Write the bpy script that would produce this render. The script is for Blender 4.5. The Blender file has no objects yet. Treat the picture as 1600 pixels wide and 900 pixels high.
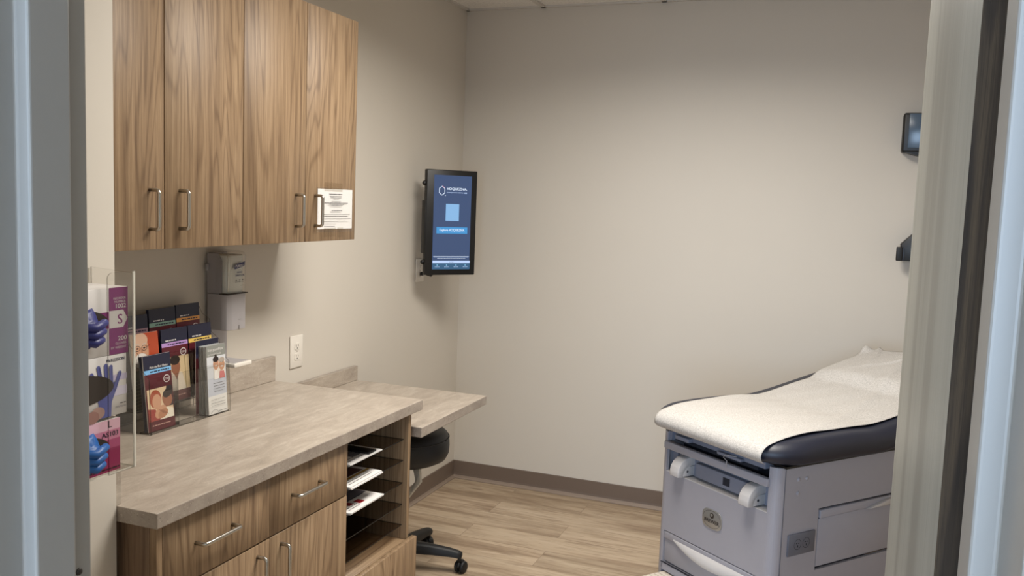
import bpy, bmesh, math, random
from mathutils import Vector, Matrix
from math import sin, cos, radians as R, pi
random.seed(7)
SC = bpy.context.scene
COL = SC.collection

# ------------------------------------------------------------------ camera
CAM = Vector((1.9311, -4.2488, 1.5002))
yaw, pitch, roll, F = R(-20.965), R(-5.605), R(2.094), 1373.0
f_ = Vector((sin(yaw)*cos(pitch), cos(yaw)*cos(pitch), sin(pitch)))
r_ = Vector((cos(yaw), -sin(yaw), 0)); u_ = r_.cross(f_)
r2 = cos(roll)*r_ + sin(roll)*u_; u2 = -sin(roll)*r_ + cos(roll)*u_
cd = bpy.data.cameras.new('camera'); cam = bpy.data.objects.new('camera', cd); COL.objects.link(cam)
m = Matrix((r2, u2, -f_)).transposed().to_4x4(); m.translation = CAM
cam.matrix_world = m
cd.sensor_width = 36; cd.lens = F/1600*36; cd.clip_start = 0.02
SC.camera = cam
# ------------------------------------------------------------------ light
SC.view_settings.view_transform = 'Standard'; SC.view_settings.look = 'None'
SC.view_settings.gamma = 1; SC.view_settings.use_curve_mapping = False
SC.view_settings.exposure = 0.22
w = bpy.data.worlds.new('hallway_daylight'); SC.world = w; w.use_nodes = True
w.node_tree.nodes['Background'].inputs[0].default_value = (0.55, 0.72, 1, 1)
w.node_tree.nodes['Background'].inputs[1].default_value = 0.35

def area(name, loc, rot, sx, sy, power, col, spread=180):
    l = bpy.data.lights.new(name, 'AREA'); l.shape = 'RECTANGLE'; l.size = sx; l.size_y = sy
    l.energy = power; l.color = col; l.spread = R(spread)
    o = bpy.data.objects.new(name, l); o.location = loc; o.rotation_euler = rot; COL.objects.link(o); return o
area('troffer_lamp', (1.332, -1.75, 2.444), (0, 0, 0), 0.56, 1.12, 43, (1, .955, .885), 160)
area('hallway_window_daylight', (1.6, -7.2, 1.5), (R(90), 0, 0), 2.6, 2.0, 170, (.56, .75, 1))

# ------------------------------------------------------------------ helpers
def col(r, g, b):
    def s(c):
        c /= 255.
        return c/12.92 if c <= .04045 else ((c+.055)/1.055)**2.4
    return (s(r), s(g), s(b), 1)

class NT:
    def __init__(self, name):
        self.m = bpy.data.materials.new(name); self.m.use_nodes = True
        self.t = self.m.node_tree; self.t.nodes.clear()
        self.out = self.n('ShaderNodeOutputMaterial')
    def n(self, typ, **kw):
        nd = self.t.nodes.new(typ)
        for k, v in kw.items():
            if k == 'inp':
                for a, b in v.items(): nd.inputs[a].default_value = b
            else: setattr(nd, k, v)
        return nd
    def l(self, a, b): self.t.links.new(a, b)
    def math(self, op, a, b=None, clamp=False):
        nd = self.n('ShaderNodeMath', operation=op, use_clamp=clamp)
        for i, v in enumerate((a, b)):
            if v is None: continue
            if isinstance(v, (int, float)): nd.inputs[i].default_value = v
            else: self.l(v, nd.inputs[i])
        return nd.outputs[0]
    def ramp(self, fac, stops):
        nd = self.n('ShaderNodeValToRGB'); e = nd.color_ramp.elements
        while len(e) < len(stops): e.new(.5)
        for i, (p, c) in enumerate(stops): e[i].position = p; e[i].color = c
        self.l(fac, nd.inputs[0]); return nd.outputs[0]
    def mix(self, fac, a, b, mode='MIX'):
        nd = self.n('ShaderNodeMix', data_type='RGBA', blend_type=mode)
        for i, v in ((0, fac), (6, a), (7, b)):
            if isinstance(v, (int, float)): nd.inputs[i].default_value = v
            elif isinstance(v, tuple): nd.inputs[i].default_value = v
            else: self.l(v, nd.inputs[i])
        return nd.outputs[2]
    def coords(self, scale=(1, 1, 1), rnd=False, rot=(0, 0, 0)):
        tc = self.n('ShaderNodeTexCoord'); mp = self.n('ShaderNodeMapping')
        mp.inputs['Scale'].default_value = scale; mp.inputs['Rotation'].default_value = rot
        src = tc.outputs['Object']
        if rnd:
            oi = self.n('ShaderNodeObjectInfo'); c = self.n('ShaderNodeCombineXYZ')
            v = self.math('MULTIPLY', oi.outputs['Random'], 37.0)
            for i in range(3): self.l(v, c.inputs[i])
            ad = self.n('ShaderNodeVectorMath', operation='ADD'); self.l(src, ad.inputs[0]); self.l(c.outputs[0], ad.inputs[1]); src = ad.outputs[0]
        self.l(src, mp.inputs[0]); return mp.outputs[0]
    def noise(self, vec, scale, detail=3, rough=.5, dist=0):
        nd = self.n('ShaderNodeTexNoise', inp={'Scale': scale, 'Detail': detail, 'Roughness': rough, 'Distortion': dist})
        self.l(vec, nd.inputs['Vector']); return nd.outputs['Fac']
    def pbr(self, base, rough=.5, metal=0, bump=None, bstr=.1, bdist=.001, **inp):
        p = self.n('ShaderNodeBsdfPrincipled')
        if isinstance(base, tuple): p.inputs['Base Color'].default_value = base
        else: self.l(base, p.inputs['Base Color'])
        if isinstance(rough, (int, float)): p.inputs['Roughness'].default_value = rough
        else: self.l(rough, p.inputs['Roughness'])
        p.inputs['Metallic'].default_value = metal
        for k, v in inp.items(): p.inputs[k.replace('_', ' ')].default_value = v
        if bump is not None:
            b = self.n('ShaderNodeBump', inp={'Strength': bstr, 'Distance': bdist}); self.l(bump, b.inputs['Height'])
            self.l(b.outputs[0], p.inputs['Normal'])
        self.l(p.outputs[0], self.out.inputs[0]); return self.m

def plain(name, c, rough=.5, metal=0, nz=0, var=0.04, **kw):
    t = NT(name); v = t.coords(); n = t.noise(v, 40, 2)
    d = tuple(x*(1-var) for x in c[:3])+(1,)
    b = t.mix(n, c, d)
    return t.pbr(b, rough, metal, bump=(t.noise(v, nz, 3) if nz else None), **kw)

def wood(name, light, mid, dark, axis='z', fine=1.0, rough=.52, rnd=True, ls=.10, amt=1.0):
    t = NT(name)
    sc = {'z': (1, 1, ls), 'y': (1, ls, 1), 'x': (ls, 1, 1)}[axis]
    v = t.coords(sc, rnd)
    a = t.noise(v, 4.2*fine, 3, .5, .35)
    rings = t.math('SINE', t.math('MULTIPLY', a, 150.0*fine))
    rings = t.math('POWER', t.math('MULTIPLY', t.math('ADD', rings, 1.0), .5), 4.5)
    sc2 = {'z': (1, 1, .018), 'y': (1, .018, 1), 'x': (.018, 1, 1)}[axis]
    v2 = t.coords(sc2, rnd)
    fib = t.noise(v2, 210*fine, 5, .75)
    broad = t.noise(v2, 46*fine, 4, .6)
    f = t.math('ADD', t.math('MULTIPLY', rings, .12*amt), t.math('ADD', t.math('MULTIPLY', fib, .62), t.math('MULTIPLY', broad, .42)))
    c = t.ramp(f, [(.34, light), (.54, mid), (.76, dark)])
    pore = t.ramp(t.noise(v2, 420*fine, 2, .6), [(.34, (1, 1, 1, 1)), (.44, (0, 0, 0, 1))])
    c = t.mix(t.math('MULTIPLY', pore, .55), c, dark)
    return t.pbr(c, rough, bump=fib, bstr=.12, bdist=.0006)

M = {}
M['wall'] = NT('painted_wall'); _t = M['wall']; _v = _t.coords()
M['wall'] = _t.pbr(_t.mix(_t.noise(_v, 2, 2), col(206, 199, 188), col(202, 195, 184)), .75, bump=_t.noise(_v, 260, 3), bstr=.12, bdist=.0008)
t = NT('ceiling_tile'); v = t.coords()
M['tile'] = t.pbr(t.ramp(t.noise(v, 90, 4, .7), [(.35, col(215, 211, 205)), (.55, col(232, 228, 222))]), .9, bump=t.noise(v, 160, 4), bstr=.3, bdist=.002)
M['grid'] = plain('ceiling_grid_metal', col(205, 200, 192), .5)
M['lwood'] = wood('walnut_laminate_upper', col(174, 149, 119), col(143, 118, 90), col(98, 75, 54))
M['lwood_y'] = wood('walnut_laminate_cross', col(174, 149, 119), col(143, 118, 90), col(98, 75, 54), axis='y')
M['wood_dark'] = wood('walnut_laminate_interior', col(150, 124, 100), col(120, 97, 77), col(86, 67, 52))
M['doorwood'] = wood('grey_washed_oak', col(152, 152, 144), col(140, 140, 132), col(122, 121, 113), fine=.32, rough=.42, ls=.16, amt=2.4)
M['dooredge'] = wood('dark_stained_edge', col(84, 68, 50), col(54, 43, 33), col(30, 24, 19), fine=1.2, rough=1.0)
# stone laminate
t = NT('stone_look_laminate'); v = t.coords((3.4, .9, 3.4), rot=(0, 0, R(14))); v1 = t.coords((1, 1, 1))
n1 = t.noise(v, 8, 7, .72, .5); n2 = t.noise(v1, 260, 2, .6)
c = t.ramp(n1, [(.32, col(152, 141, 129)), (.47, col(167, 155, 142)), (.56, col(175, 164, 151)), (.70, col(192, 182, 169))])
vo = t.n('ShaderNodeTexVoronoi', inp={'Scale': 150.0}); t.l(v1, vo.inputs['Vector'])
spk = t.ramp(vo.outputs['Distance'], [(.10, (1, 1, 1, 1)), (.2, (0, 0, 0, 1))])
gate = t.ramp(t.noise(v1, 22, 3, .6), [(.52, (0, 0, 0, 1)), (.62, (1, 1, 1, 1))])
c = t.mix(t.math('MULTIPLY', t.math('MULTIPLY', spk, gate), .55), c, col(112, 98, 86))
c = t.mix(t.ramp(n2, [(.6, (0, 0, 0, 1)), (.72, (.5, .5, .5, 1))]), c, col(214, 203, 188))
M['stone'] = t.pbr(c, .33, bump=n2, bstr=.05, bdist=.0004)
t = NT('stone_look_edge'); v1 = t.coords((1, 1, 1))
c = t.ramp(t.noise(v1, 18, 4, .6), [(.35, col(143, 132, 122)), (.65, col(164, 153, 142))])
vo = t.n('ShaderNodeTexVoronoi', inp={'Scale': 170.0}); t.l(v1, vo.inputs['Vector'])
spk = t.ramp(vo.outputs['Distance'], [(.14, (1, 1, 1, 1)), (.26, (0, 0, 0, 1))])
gate = t.ramp(t.noise(v1, 60, 3, .6), [(.46, (0, 0, 0, 1)), (.58, (1, 1, 1, 1))])
c = t.mix(t.math('MULTIPLY', t.math('MULTIPLY', spk, gate), .75), c, col(98, 86, 78))
c = t.mix(t.ramp(t.noise(v1, 200, 2, .6), [(.62, (0, 0, 0, 1)), (.72, (.6, .6, .6, 1))]), c, col(202, 190, 176))
M['stone_edge'] = t.pbr(c, .4)
# floor planks
t = NT('vinyl_plank_floor')
tc = t.n('ShaderNodeTexCoord')
br = t.n('ShaderNodeTexBrick', inp={'Scale': 1.0, 'Mortar Size': .0012, 'Mortar Smooth': .1, 'Bias': 0.0, 'Brick Width': 1.1, 'Row Height': .1665,
     'Color1': (0, 0, 0, 1), 'Color2': (1, 1, 1, 1), 'Mortar': (.5, .5, .5, 1)})
br.offset = .37; br.offset_frequency = 2; br.squash = 1
mp = t.n('ShaderNodeMapping'); mp.inputs['Location'].default_value = (.31, .0835, 0)
t.l(tc.outputs['Object'], mp.inputs[0]); t.l(mp.outputs[0], br.inputs['Vector'])
sh = t.n('ShaderNodeVectorMath', operation='MULTIPLY'); sh.inputs[1].default_value = (0, 0, 7.3); cc = t.n('ShaderNodeCombineXYZ')
bw = t.math('MULTIPLY', br.outputs['Color'], 9.0); t.l(bw, cc.inputs[2]); t.l(bw, cc.inputs[0])
m2 = t.n('ShaderNodeMapping'); m2.inputs['Scale'].default_value = (.8, 7, 1); t.l(tc.outputs['Object'], m2.inputs[0])
ad = t.n('ShaderNodeVectorMath', operation='ADD'); t.l(m2.outputs[0], ad.inputs[0]); t.l(cc.outputs[0], ad.inputs[1])
n = t.noise(ad.outputs[0], 1.6, 6, .62, .5)
c = t.ramp(n, [(.28, col(128, 108, 88)), (.42, col(158, 139, 117)), (.53, col(180, 162, 139)), (.75, col(198, 182, 160))])
nf = t.noise(ad.outputs[0], 9, 4, .6)
c = t.mix(t.ramp(nf, [(.48, (0, 0, 0, 1)), (.74, (.6, .6, .6, 1))]), c, col(118, 95, 75))
kn = t.noise(ad.outputs[0], 3.1, 2, .4, 1.2)
c = t.mix(t.ramp(kn, [(.70, (0, 0, 0, 1)), (.80, (.7, .7, .7, 1))]), c, col(104, 80, 60))
tint = t.mix(br.outputs['Color'], (.9, .88, .85, 1), (1.08, 1.06, 1.04, 1))
c = t.mix(1.0, c, tint, 'MULTIPLY')
c = t.mix(t.math('MULTIPLY', br.outputs['Fac'], .5), c, col(96, 76, 58))
M['floor'] = t.pbr(c, .38, bump=nf, bstr=.1, bdist=.0008)
M['base'] = plain('taupe_vinyl_base', col(112, 97, 86), .45)
M['base_toe'] = plain('taupe_vinyl_base_toe', col(140, 124, 110), .4)
M['frame'] = plain('painted_metal_frame', col(150, 145, 139), .38, nz=300, bstr=.06, bdist=.0005)
M['steel'] = plain('brushed_nickel', col(190, 186, 178), .28, 1.0)
M['chrome'] = plain('chrome', col(210, 210, 212), .1, 1.0)
M['outlet'] = plain('white_plastic', col(228, 222, 212), .35)
M['slot'] = plain('dark_slot', col(52, 44, 38), .6)
M['black'] = plain('black_plastic', col(13, 13, 14), .42)
M['blackm'] = plain('black_matte_nylon', col(16, 16, 18), .55)
M['black_vinyl'] = plain('black_vinyl', col(24, 27, 32), .5, nz=500, bstr=.1, bdist=.0003)
M['navy'] = plain('navy_vinyl', col(30, 33, 47), .45, nz=420, bstr=.12, bdist=.0004)
M['tbl'] = plain('lilac_grey_enamel', col(156, 154, 161), .45, nz=500, bstr=.05, bdist=.0003)
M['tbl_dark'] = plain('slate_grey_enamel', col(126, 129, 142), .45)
M['tbl_in'] = plain('dark_void', col(30, 33, 44), .7)
M['tbl_lt'] = plain('pale_grey_plastic', col(192, 188, 186), .35)
M['plate_gr'] = plain('grey_outlet_plate', col(96, 98, 108), .45)
M['badge'] = plain('satin_badge', col(170, 168, 164), .3, .6)
M['step'] = plain('cream_ribbed_rubber', col(205, 196, 182), .6)
M['bluegrey'] = plain('blue_grey_glass', col(78, 96, 116), .2)
# crepe paper
t = NT('crepe_paper'); v = t.coords(); n = t.noise(v, 260, 4, .8)
c = t.ramp(n, [(.40, col(164, 160, 155)), (.58, col(196, 192, 187))])
M['crepe'] = t.pbr(c, .8, bump=n, bstr=.45, bdist=.0014)
M['paper'] = plain('white_paper', col(232, 229, 226), .6)
M['card_white'] = plain('white_card', col(208, 204, 201), .5)
M['print_grey'] = plain('print_grey_text', col(88, 86, 86), .6)
M['purell_grey'] = plain('dispenser_grey', col(172, 168, 170), .35)
M['purell_side'] = plain('dispenser_side_grey', col(150, 146, 148), .4)
M['refill'] = plain('clear_gel_refill', col(206, 206, 198), .15)
def P_(r, g, b): 
    k = 'ink_%d_%d_%d' % (r, g, b)
    if k not in M: M[k] = plain(k, col(r, g, b), .42, var=.02)
    return k
def glassy(name, tint, ior=1.45, rough=.03, refl=1.0):
    t = NT(name)
    lw = t.n('ShaderNodeLayerWeight', inp={'Blend': .5}); fr = t.math('ADD', t.math('MULTIPLY', t.math('POWER', lw.outputs['Facing'], 4.5), .7), .035); tr = t.n('ShaderNodeBsdfTransparent', inp={'Color': tint})
    gl = t.n('ShaderNodeBsdfGlossy', inp={'Roughness': rough}); mx = t.n('ShaderNodeMixShader')
    t.l(t.math('MULTIPLY', fr, refl), mx.inputs[0]); t.l(tr.outputs[0], mx.inputs[1]); t.l(gl.outputs[0], mx.inputs[2]); t.l(mx.outputs[0], t.out.inputs[0]); return t.m
M['acryl'] = glassy('clear_acrylic', (.985, .985, .98, 1))
M['acryl_edge'] = NT('acrylic_polished_edge'); _t = M['acryl_edge']
_a = _t.n('ShaderNodeBsdfTransparent', inp={'Color': (.8, .8, .78, 1)}); _b = _t.n('ShaderNodeBsdfDiffuse', inp={'Color': col(230, 226, 214)}); _m = _t.n('ShaderNodeMixShader', inp={0: .85})
_t.l(_a.outputs[0], _m.inputs[1]); _t.l(_b.outputs[0], _m.inputs[2]); _t.l(_m.outputs[0], _t.out.inputs[0]); M['acryl_edge'] = _t.m
M['acryl_edge2'] = glassy('acrylic_dim_edge', (.55, .54, .52, 1), refl=1.5)
M['smoke'] = glassy('smoked_acrylic', (.70, .67, .64, 1))
M['sleeve'] = glassy('clear_sleeve', (.97, .97, .97, 1), rough=.2, refl=.8)
M['tape'] = glassy('clear_tape', (.95, .94, .92, 1), rough=.3, refl=.5)
def emit(name, c, s):
    t = NT(name); e = t.n('ShaderNodeEmission', inp={'Color': c, 'Strength': s}); g = t.n('ShaderNodeBsdfGlossy', inp={'Roughness': .15, 'Color': (.04, .04, .04, 1)})
    a = t.n('ShaderNodeAddShader'); t.l(e.outputs[0], a.inputs[0]); t.l(g.outputs[0], a.inputs[1]); t.l(a.outputs[0], t.out.inputs[0]); M[name] = t.m
emit('scr_bg', col(58, 76, 110), 1.0); emit('scr_white', col(215, 228, 245), 1.0); emit('scr_btn', col(66, 140, 196), 1.0)
emit('scr_pale', col(178, 200, 236), 1.0); emit('scr_nav', col(52, 90, 122), 1.0); emit('scr_pink', col(196, 96, 120), 1.0); emit('scr_qr', col(128, 172, 214), 1.0)
emit('scr_teal', col(120, 170, 200), 1.0)
emit('light_panel', (1, .9, .76, 1), 1.6)

class MB:
    """one mesh under construction; coordinates are world coordinates (or local to 'space')"""
    def __init__(s): s.bm = bmesh.new(); s.mats = []
    def mi(s, mat):
        if mat not in s.mats: s.mats.append(mat)
        return s.mats.index(mat)
    def _merge(s, b, mat, smooth=False):
        i = s.mi(mat); bmesh.ops.recalc_face_normals(b, faces=b.faces)
        vm = {v: s.bm.verts.new(v.co) for v in b.verts}
        for f in b.faces:
            try: nf = s.bm.faces.new([vm[v] for v in f.verts])
            except ValueError: continue
            nf.material_index = i; nf.smooth = smooth
        b.free(); return s
    def box(s, a, b, mat, bev=0, seg=2, smooth=False):
        x = bmesh.new(); bmesh.ops.create_cube(x, size=1)
        for v in x.verts: v.co = Vector([(a[k]+b[k])/2+v.co[k]*abs(b[k]-a[k]) for k in range(3)])
        if bev: bmesh.ops.bevel(x, geom=list(x.edges), offset=bev, segments=seg, profile=.5, affect='EDGES'); smooth = True
        return s._merge(x, mat, smooth)
    def prism(s, pts, vec, mat, bev=0, smooth=False):
        x = bmesh.new(); vs = [x.verts.new(Vector(p)) for p in pts]; f = x.faces.new(vs)
        r = bmesh.ops.extrude_face_region(x, geom=[f]); 
        for g in r['geom']:
            if isinstance(g, bmesh.types.BMVert): g.co += Vector(vec)
        if bev: bmesh.ops.bevel(x, geom=list(x.edges), offset=bev, segments=2, profile=.5, affect='EDGES'); smooth = True
        return s._merge(x, mat, smooth)
    def tube(s, pts, r, mat, n=12, caps=True):
        x = bmesh.new(); pts = [Vector(p) for p in pts]; rings = []
        rr = r if isinstance(r, (list, tuple)) else [r]*len(pts)
        prev = None
        for i, p in enumerate(pts):
            d = (pts[min(i+1, len(pts)-1)]-pts[max(i-1, 0)]).normalized()
            if prev is None: a = d.orthogonal().normalized()
            else: a = (prev - d*prev.dot(d)).normalized()
            prev = a; b = d.cross(a)
            rings.append([x.verts.new(p+rr[i]*(cos(2*pi*k/n)*a+sin(2*pi*k/n)*b)) for k in range(n)])
        for A, B in zip(rings, rings[1:]):
            for k in range(n): x.faces.new((A[k], A[(k+1) % n], B[(k+1) % n], B[k]))
        if caps: x.faces.new(rings[0][::-1]); x.faces.new(rings[-1])
        return s._merge(x, mat, True)
    def lathe(s, prof, c, mat, n=32, mtx=None):
        x = bmesh.new(); rings = []
        for (r, z) in prof:
            if r < 1e-6: rings.append([x.verts.new((0, 0, z))]*n)
            else: rings.append([x.verts.new((r*cos(2*pi*k/n), r*sin(2*pi*k/n), z)) for k in range(n)])
        for A, B in zip(rings, rings[1:]):
            for k in range(n):
                q = []
                for v in (A[k], A[(k+1) % n], B[(k+1) % n], B[k]):
                    if v not in q: q.append(v)
                if len(q) > 2: x.faces.new(q)
        T = Matrix.Translation(Vector(c)) @ (mtx or Matrix())
        bmesh.ops.transform(x, matrix=T, verts=x.verts)
        return s._merge(x, mat, True)
    def grid(s, P, mat, smooth=True, closed=False):
        i = s.mi(mat); V = [[s.bm.verts.new(p) for p in row] for row in P]
        for a, b in zip(V, V[1:]):
            for k in range(len(a)-1):
                f = s.bm.faces.new((a[k], a[k+1], b[k+1], b[k])); f.material_index = i; f.smooth = smooth
        return V
    def sheet(s, pts, thick, mat, edge):
        """clear sheet: polygon + thickness vector, narrow edges in a second material"""
        pts = [Vector(p) for p in pts]; vec = Vector(thick)
        a = [s.bm.verts.new(p) for p in pts]; b = [s.bm.verts.new(p+vec) for p in pts]
        i, j = s.mi(mat), s.mi(edge)
        f = s.bm.faces.new(a); f.material_index = i
        f = s.bm.faces.new(b[::-1]); f.material_index = i
        n = len(pts)
        for k in range(n):
            f = s.bm.faces.new((a[k], b[k], b[(k+1) % n], a[(k+1) % n])); f.material_index = j
        return s
    def build(s, name, parent=None, root=None):
        me = bpy.data.meshes.new(name); s.bm.to_mesh(me); s.bm.free()
        for k in s.mats: me.materials.append(M[k])
        o = bpy.data.objects.new(name, me); COL.objects.link(o)
        if parent is not None:
            r = parent
            while r.parent: r = r.parent
            if not root == 'local': me.transform(ROOTM[r.name].inverted())
            o.parent = parent
        return o
ROOTM = {}
def tag(o, label, cat, group=None):
    o['label'] = label; o['category'] = cat
    if group: o['group'] = group
    return o
def thing(name, label, cat, loc=(0, 0, 0), rz=0, group=None):
    o = bpy.data.objects.new(name, None); COL.objects.link(o); o.empty_display_size = .05
    o.location = loc; o.rotation_euler = (0, 0, rz)
    ROOTM[o.name] = Matrix.Translation(Vector(loc)) @ Matrix.Rotation(rz, 4, 'Z')
    return tag(o, label, cat, group)
def single(mb, name, label, cat, loc, group=None, rz=0):
    """top-level thing that is one mesh, with its origin at its base"""
    o = mb.build(name); T = Matrix.Translation(Vector(loc)) @ Matrix.Rotation(rz, 4, 'Z')
    o.data.transform(T.inverted()); o.location = loc; o.rotation_euler = (0, 0, rz)
    ROOTM[o.name] = T
    return tag(o, label, cat, group)
def struct(mb, name, parent=None):
    o = mb.build(name, parent); 
    if parent is None: o['kind'] = 'structure'; ROOTM[o.name] = Matrix()
    return o
_tc = {}
def textmesh(s):
    if s in _tc: return _tc[s]
    c = bpy.data.curves.new('t', 'FONT'); c.body = s; c.size = 1; c.resolution_u = 3
    o = bpy.data.objects.new('t', c); COL.objects.link(o); bpy.context.view_layer.update()
    me = bpy.data.meshes.new_from_object(o.evaluated_get(bpy.context.evaluated_depsgraph_get()))
    V = [v.co.copy() for v in me.vertices]; Fc = [tuple(p.vertices) for p in me.polygons]
    bpy.data.objects.remove(o); bpy.data.curves.remove(c); bpy.data.meshes.remove(me)
    x0 = min(v.x for v in V); x1 = max(v.x for v in V); y0 = min(v.y for v in V); y1 = max(v.y for v in V)
    _tc[s] = (V, Fc, x0, x1, y0, y1); return _tc[s]
class Art:
    """flat printing on a surface: origin, right, up; u and v in metres"""
    def __init__(s, O, right, up, lift=.0004):
        s.O = Vector(O); s.r = Vector(right).normalized(); s.u = Vector(up).normalized(); s.n = s.r.cross(s.u).normalized()
        s.mb = MB(); s.k = 0; s.lift = lift
    def pt(s, u, v, z): return s.O+s.r*u+s.u*v+s.n*z
    def poly(s, pts, mat):
        s.k += 1; z = s.lift+s.k*.00005; i = s.mb.mi(mat)
        f = s.mb.bm.faces.new([s.mb.bm.verts.new(s.pt(u, v, z)) for u, v in pts]); f.material_index = i; return s
    def rect(s, u0, v0, u1, v1, mat): return s.poly([(u0, v0), (u1, v0), (u1, v1), (u0, v1)], mat)
    def ell(s, cu, cv, ru, rv, mat, n=28, rot=0):
        return s.poly([(cu+ru*cos(a)*cos(rot)-rv*sin(a)*sin(rot), cv+ru*cos(a)*sin(rot)+rv*sin(a)*cos(rot)) for a in [2*pi*k/n for k in range(n)]], mat)
    def ring(s, cu, cv, ru, rv, w_, mat, n=32, a0=0, a1=2*pi):
        s.k += 1; z = s.lift+s.k*.00005; i = s.mb.mi(mat); A = []; B = []
        for k in range(n+1):
            a = a0+(a1-a0)*k/n; A.append(s.mb.bm.verts.new(s.pt(cu+ru*cos(a), cv+rv*sin(a), z))); B.append(s.mb.bm.verts.new(s.pt(cu+(ru-w_)*cos(a), cv+(rv-w_)*sin(a), z)))
        for k in range(n): f = s.mb.bm.faces.new((A[k], A[k+1], B[k+1], B[k])); f.material_index = i
    def text(s, st, u0, v0, wd, ht, mat, shear=0, bold=0):
        V, Fc, x0, x1, y0, y1 = textmesh(st); i = s.mb.mi(mat)
        for dx in ((0,) if not bold else (0, bold)):
            s.k += 1; z = s.lift+s.k*.00005
            vs = []
            for v in V:
                a = (v.x-x0)/(x1-x0); b = (v.y-y0)/(y1-y0)
                vs.append(s.mb.bm.verts.new(s.pt(u0+a*wd+b*shear+dx, v0+b*ht, z)))
            for q in Fc:
                try: f = s.mb.bm.faces.new([vs[k] for k in q]); f.material_index = i
                except ValueError: pass
        return s
    def line(s, u0, v0, u1, v1, w_, mat):
        d = Vector((u1-u0, v1-v0)).normalized(); nx, ny = -d.y*w_/2, d.x*w_/2
        return s.poly([(u0-nx, v0-ny), (u1-nx, v1-ny), (u1+nx, v1+ny), (u0+nx, v0+ny)], mat)
    def greek(s, u0, v0, u1, h, mat, rnd):
        """one line of print too small to read"""
        u = u0
        while u < u1:
            wd = rnd.uniform(1.2, 4)*h; s.rect(u, v0, min(u+wd, u1), v0+h, mat); u += wd+h*.7
    def build(s, name, parent): return s.mb.build(name, parent)

# ------------------------------------------------------------------ room shell
H = 2.47; XR = 2.95; YF = -3.575
struct(MB().box((-.2, -8.2, -.1), (3.2, .2, 0), 'floor'), 'floor')
struct(MB().box((-.12, -8.2, -.02), (0, .12, H+.1), 'wall'), 'wall_left')
struct(MB().box((-.12, 0, -.02), (XR+.12, .12, H+.1), 'wall'), 'wall_back')
struct(MB().box((XR, -8.2, -.02), (XR+.12, 0, H+.1), 'wall'), 'wall_right')
JL, JR = 1.204, 2.0295       # door frame rabbet faces
b = MB(); b.box((0, YF-.10, 0), (JL-.01, YF, H), 'wall'); b.box((JR+.01, YF-.10, 0), (XR, YF, H), 'wall'); b.box((JL-.01, YF-.10, 2.06), (JR+.01, YF, H), 'wall')
struct(b, 'wall_front')
struct(MB().box((0, YF, 0), (.510, -2.8475, H), 'wall', bev=.002), 'wall_return')
b = MB(); b.box((-.12, -8.2, H+.008), (XR+.12, .12, H+.08), 'tile'); struct(b, 'ceiling')
b = MB()
for k in range(-1, 5):
    x = .42+.608*k
    if 0 < x < XR: b.box((x-.012, YF, H-.001), (x+.012, 0, H+.012), 'grid')
for y in (-.57, -1.18, -1.79, -2.40, -3.01):
    pass
for y in (-.95, -2.17, -3.39): b.box((0, y-.012, H-.0005), (XR, y+.012, H+.012), 'grid')
b.box((0, -.02, H-.001), (XR, 0, H+.02), 'grid'); b.box((0, YF, H-.001), (.02, 0, H+.02), 'grid')
struct(b, 'trim_1')
# cove base: profile extruded
def cove(p0, p1, nrm, name):
    p0, p1, nrm = Vector(p0), Vector(p1), Vector(nrm); b = MB()
    prof = [(0, 0), (.016, 0), (.0155, .004), (.010, .009), (.006, .018), (.0045, .028), (.0045, .093), (.003, .0955), (0, .0955)]
    b.prism([p0+nrm*a+Vector((0, 0, z)) for a, z in prof], p1-p0, 'base')
    for f in b.bm.faces:
        pass
    b.prism([p0+nrm*a+Vector((0, 0, z)) for a, z in [(.0045, .0005), (.0185, .0005), (.018, .004), (.012, .0095), (.0078, .018)]], p1-p0, 'base_toe')
    return struct(b, name)
cove((0, 0, 0), (XR, 0, 0), (0, -1, 0), 'baseboard_back')
cove((0, -1.672, 0), (0, 0, 0), (1, 0, 0), 'baseboard_left')
cove((XR, 0, 0), (XR, YF, 0), (-1, 0, 0), 'baseboard_right')
cove((XR, YF, 0), (2.12, YF, 0), (0, 1, 0), 'baseboard_front')
# hollow metal door frame, double rabbet with a stop
def jamb(side):
    if side < 0: X = JL; d = 1
    else: X = JR; d = -1
    y0, y1 = -3.72, -3.566; s0, s1 = -3.647, -3.600
    pr = [(X-d*.05, y1), (X, y1), (X, s1), (X+d*.016, s1), (X+d*.016, s0), (X, s0), (X, y0), (X-d*.05, y0), (X-d*.05, y0+.014), (X-d*.012, y0+.014), (X-d*.012, y1-.014), (X-d*.05, y1-.014)]
    x = bmesh.new(); f = x.faces.new([x.verts.new((a, c, 0)) for a, c in pr]); r = bmesh.ops.extrude_face_region(x, geom=[f])
    for g in r['geom']:
        if isinstance(g, bmesh.types.BMVert): g.co.z += 2.05
    ed = [e for e in x.edges if abs(e.verts[0].co.z-e.verts[1].co.z) > 1]
    bmesh.ops.bevel(x, geom=ed, offset=.0028, segments=3, profile=.5, affect='EDGES')
    return x
b = MB(); b._merge(jamb(-1), 'frame', False); b._merge(jamb(1), 'frame', False)
b.box((JL-.05, -3.72, 2.032), (JR+.05, -3.566, 2.08), 'frame'); b.box((JL, -3.647, 2.016), (JR, -3.6, 2.034), 'frame')
fr = struct(b, 'trim_2')
b = MB(); b.lathe([(0, .002), (.003, .002), (.004, .0006), (.004, 0)], (JL, -3.583, 1.10), 'slot', 12, Matrix.Rotation(R(90), 4, 'Y')); b.build('rubber_silencer', fr)

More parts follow.
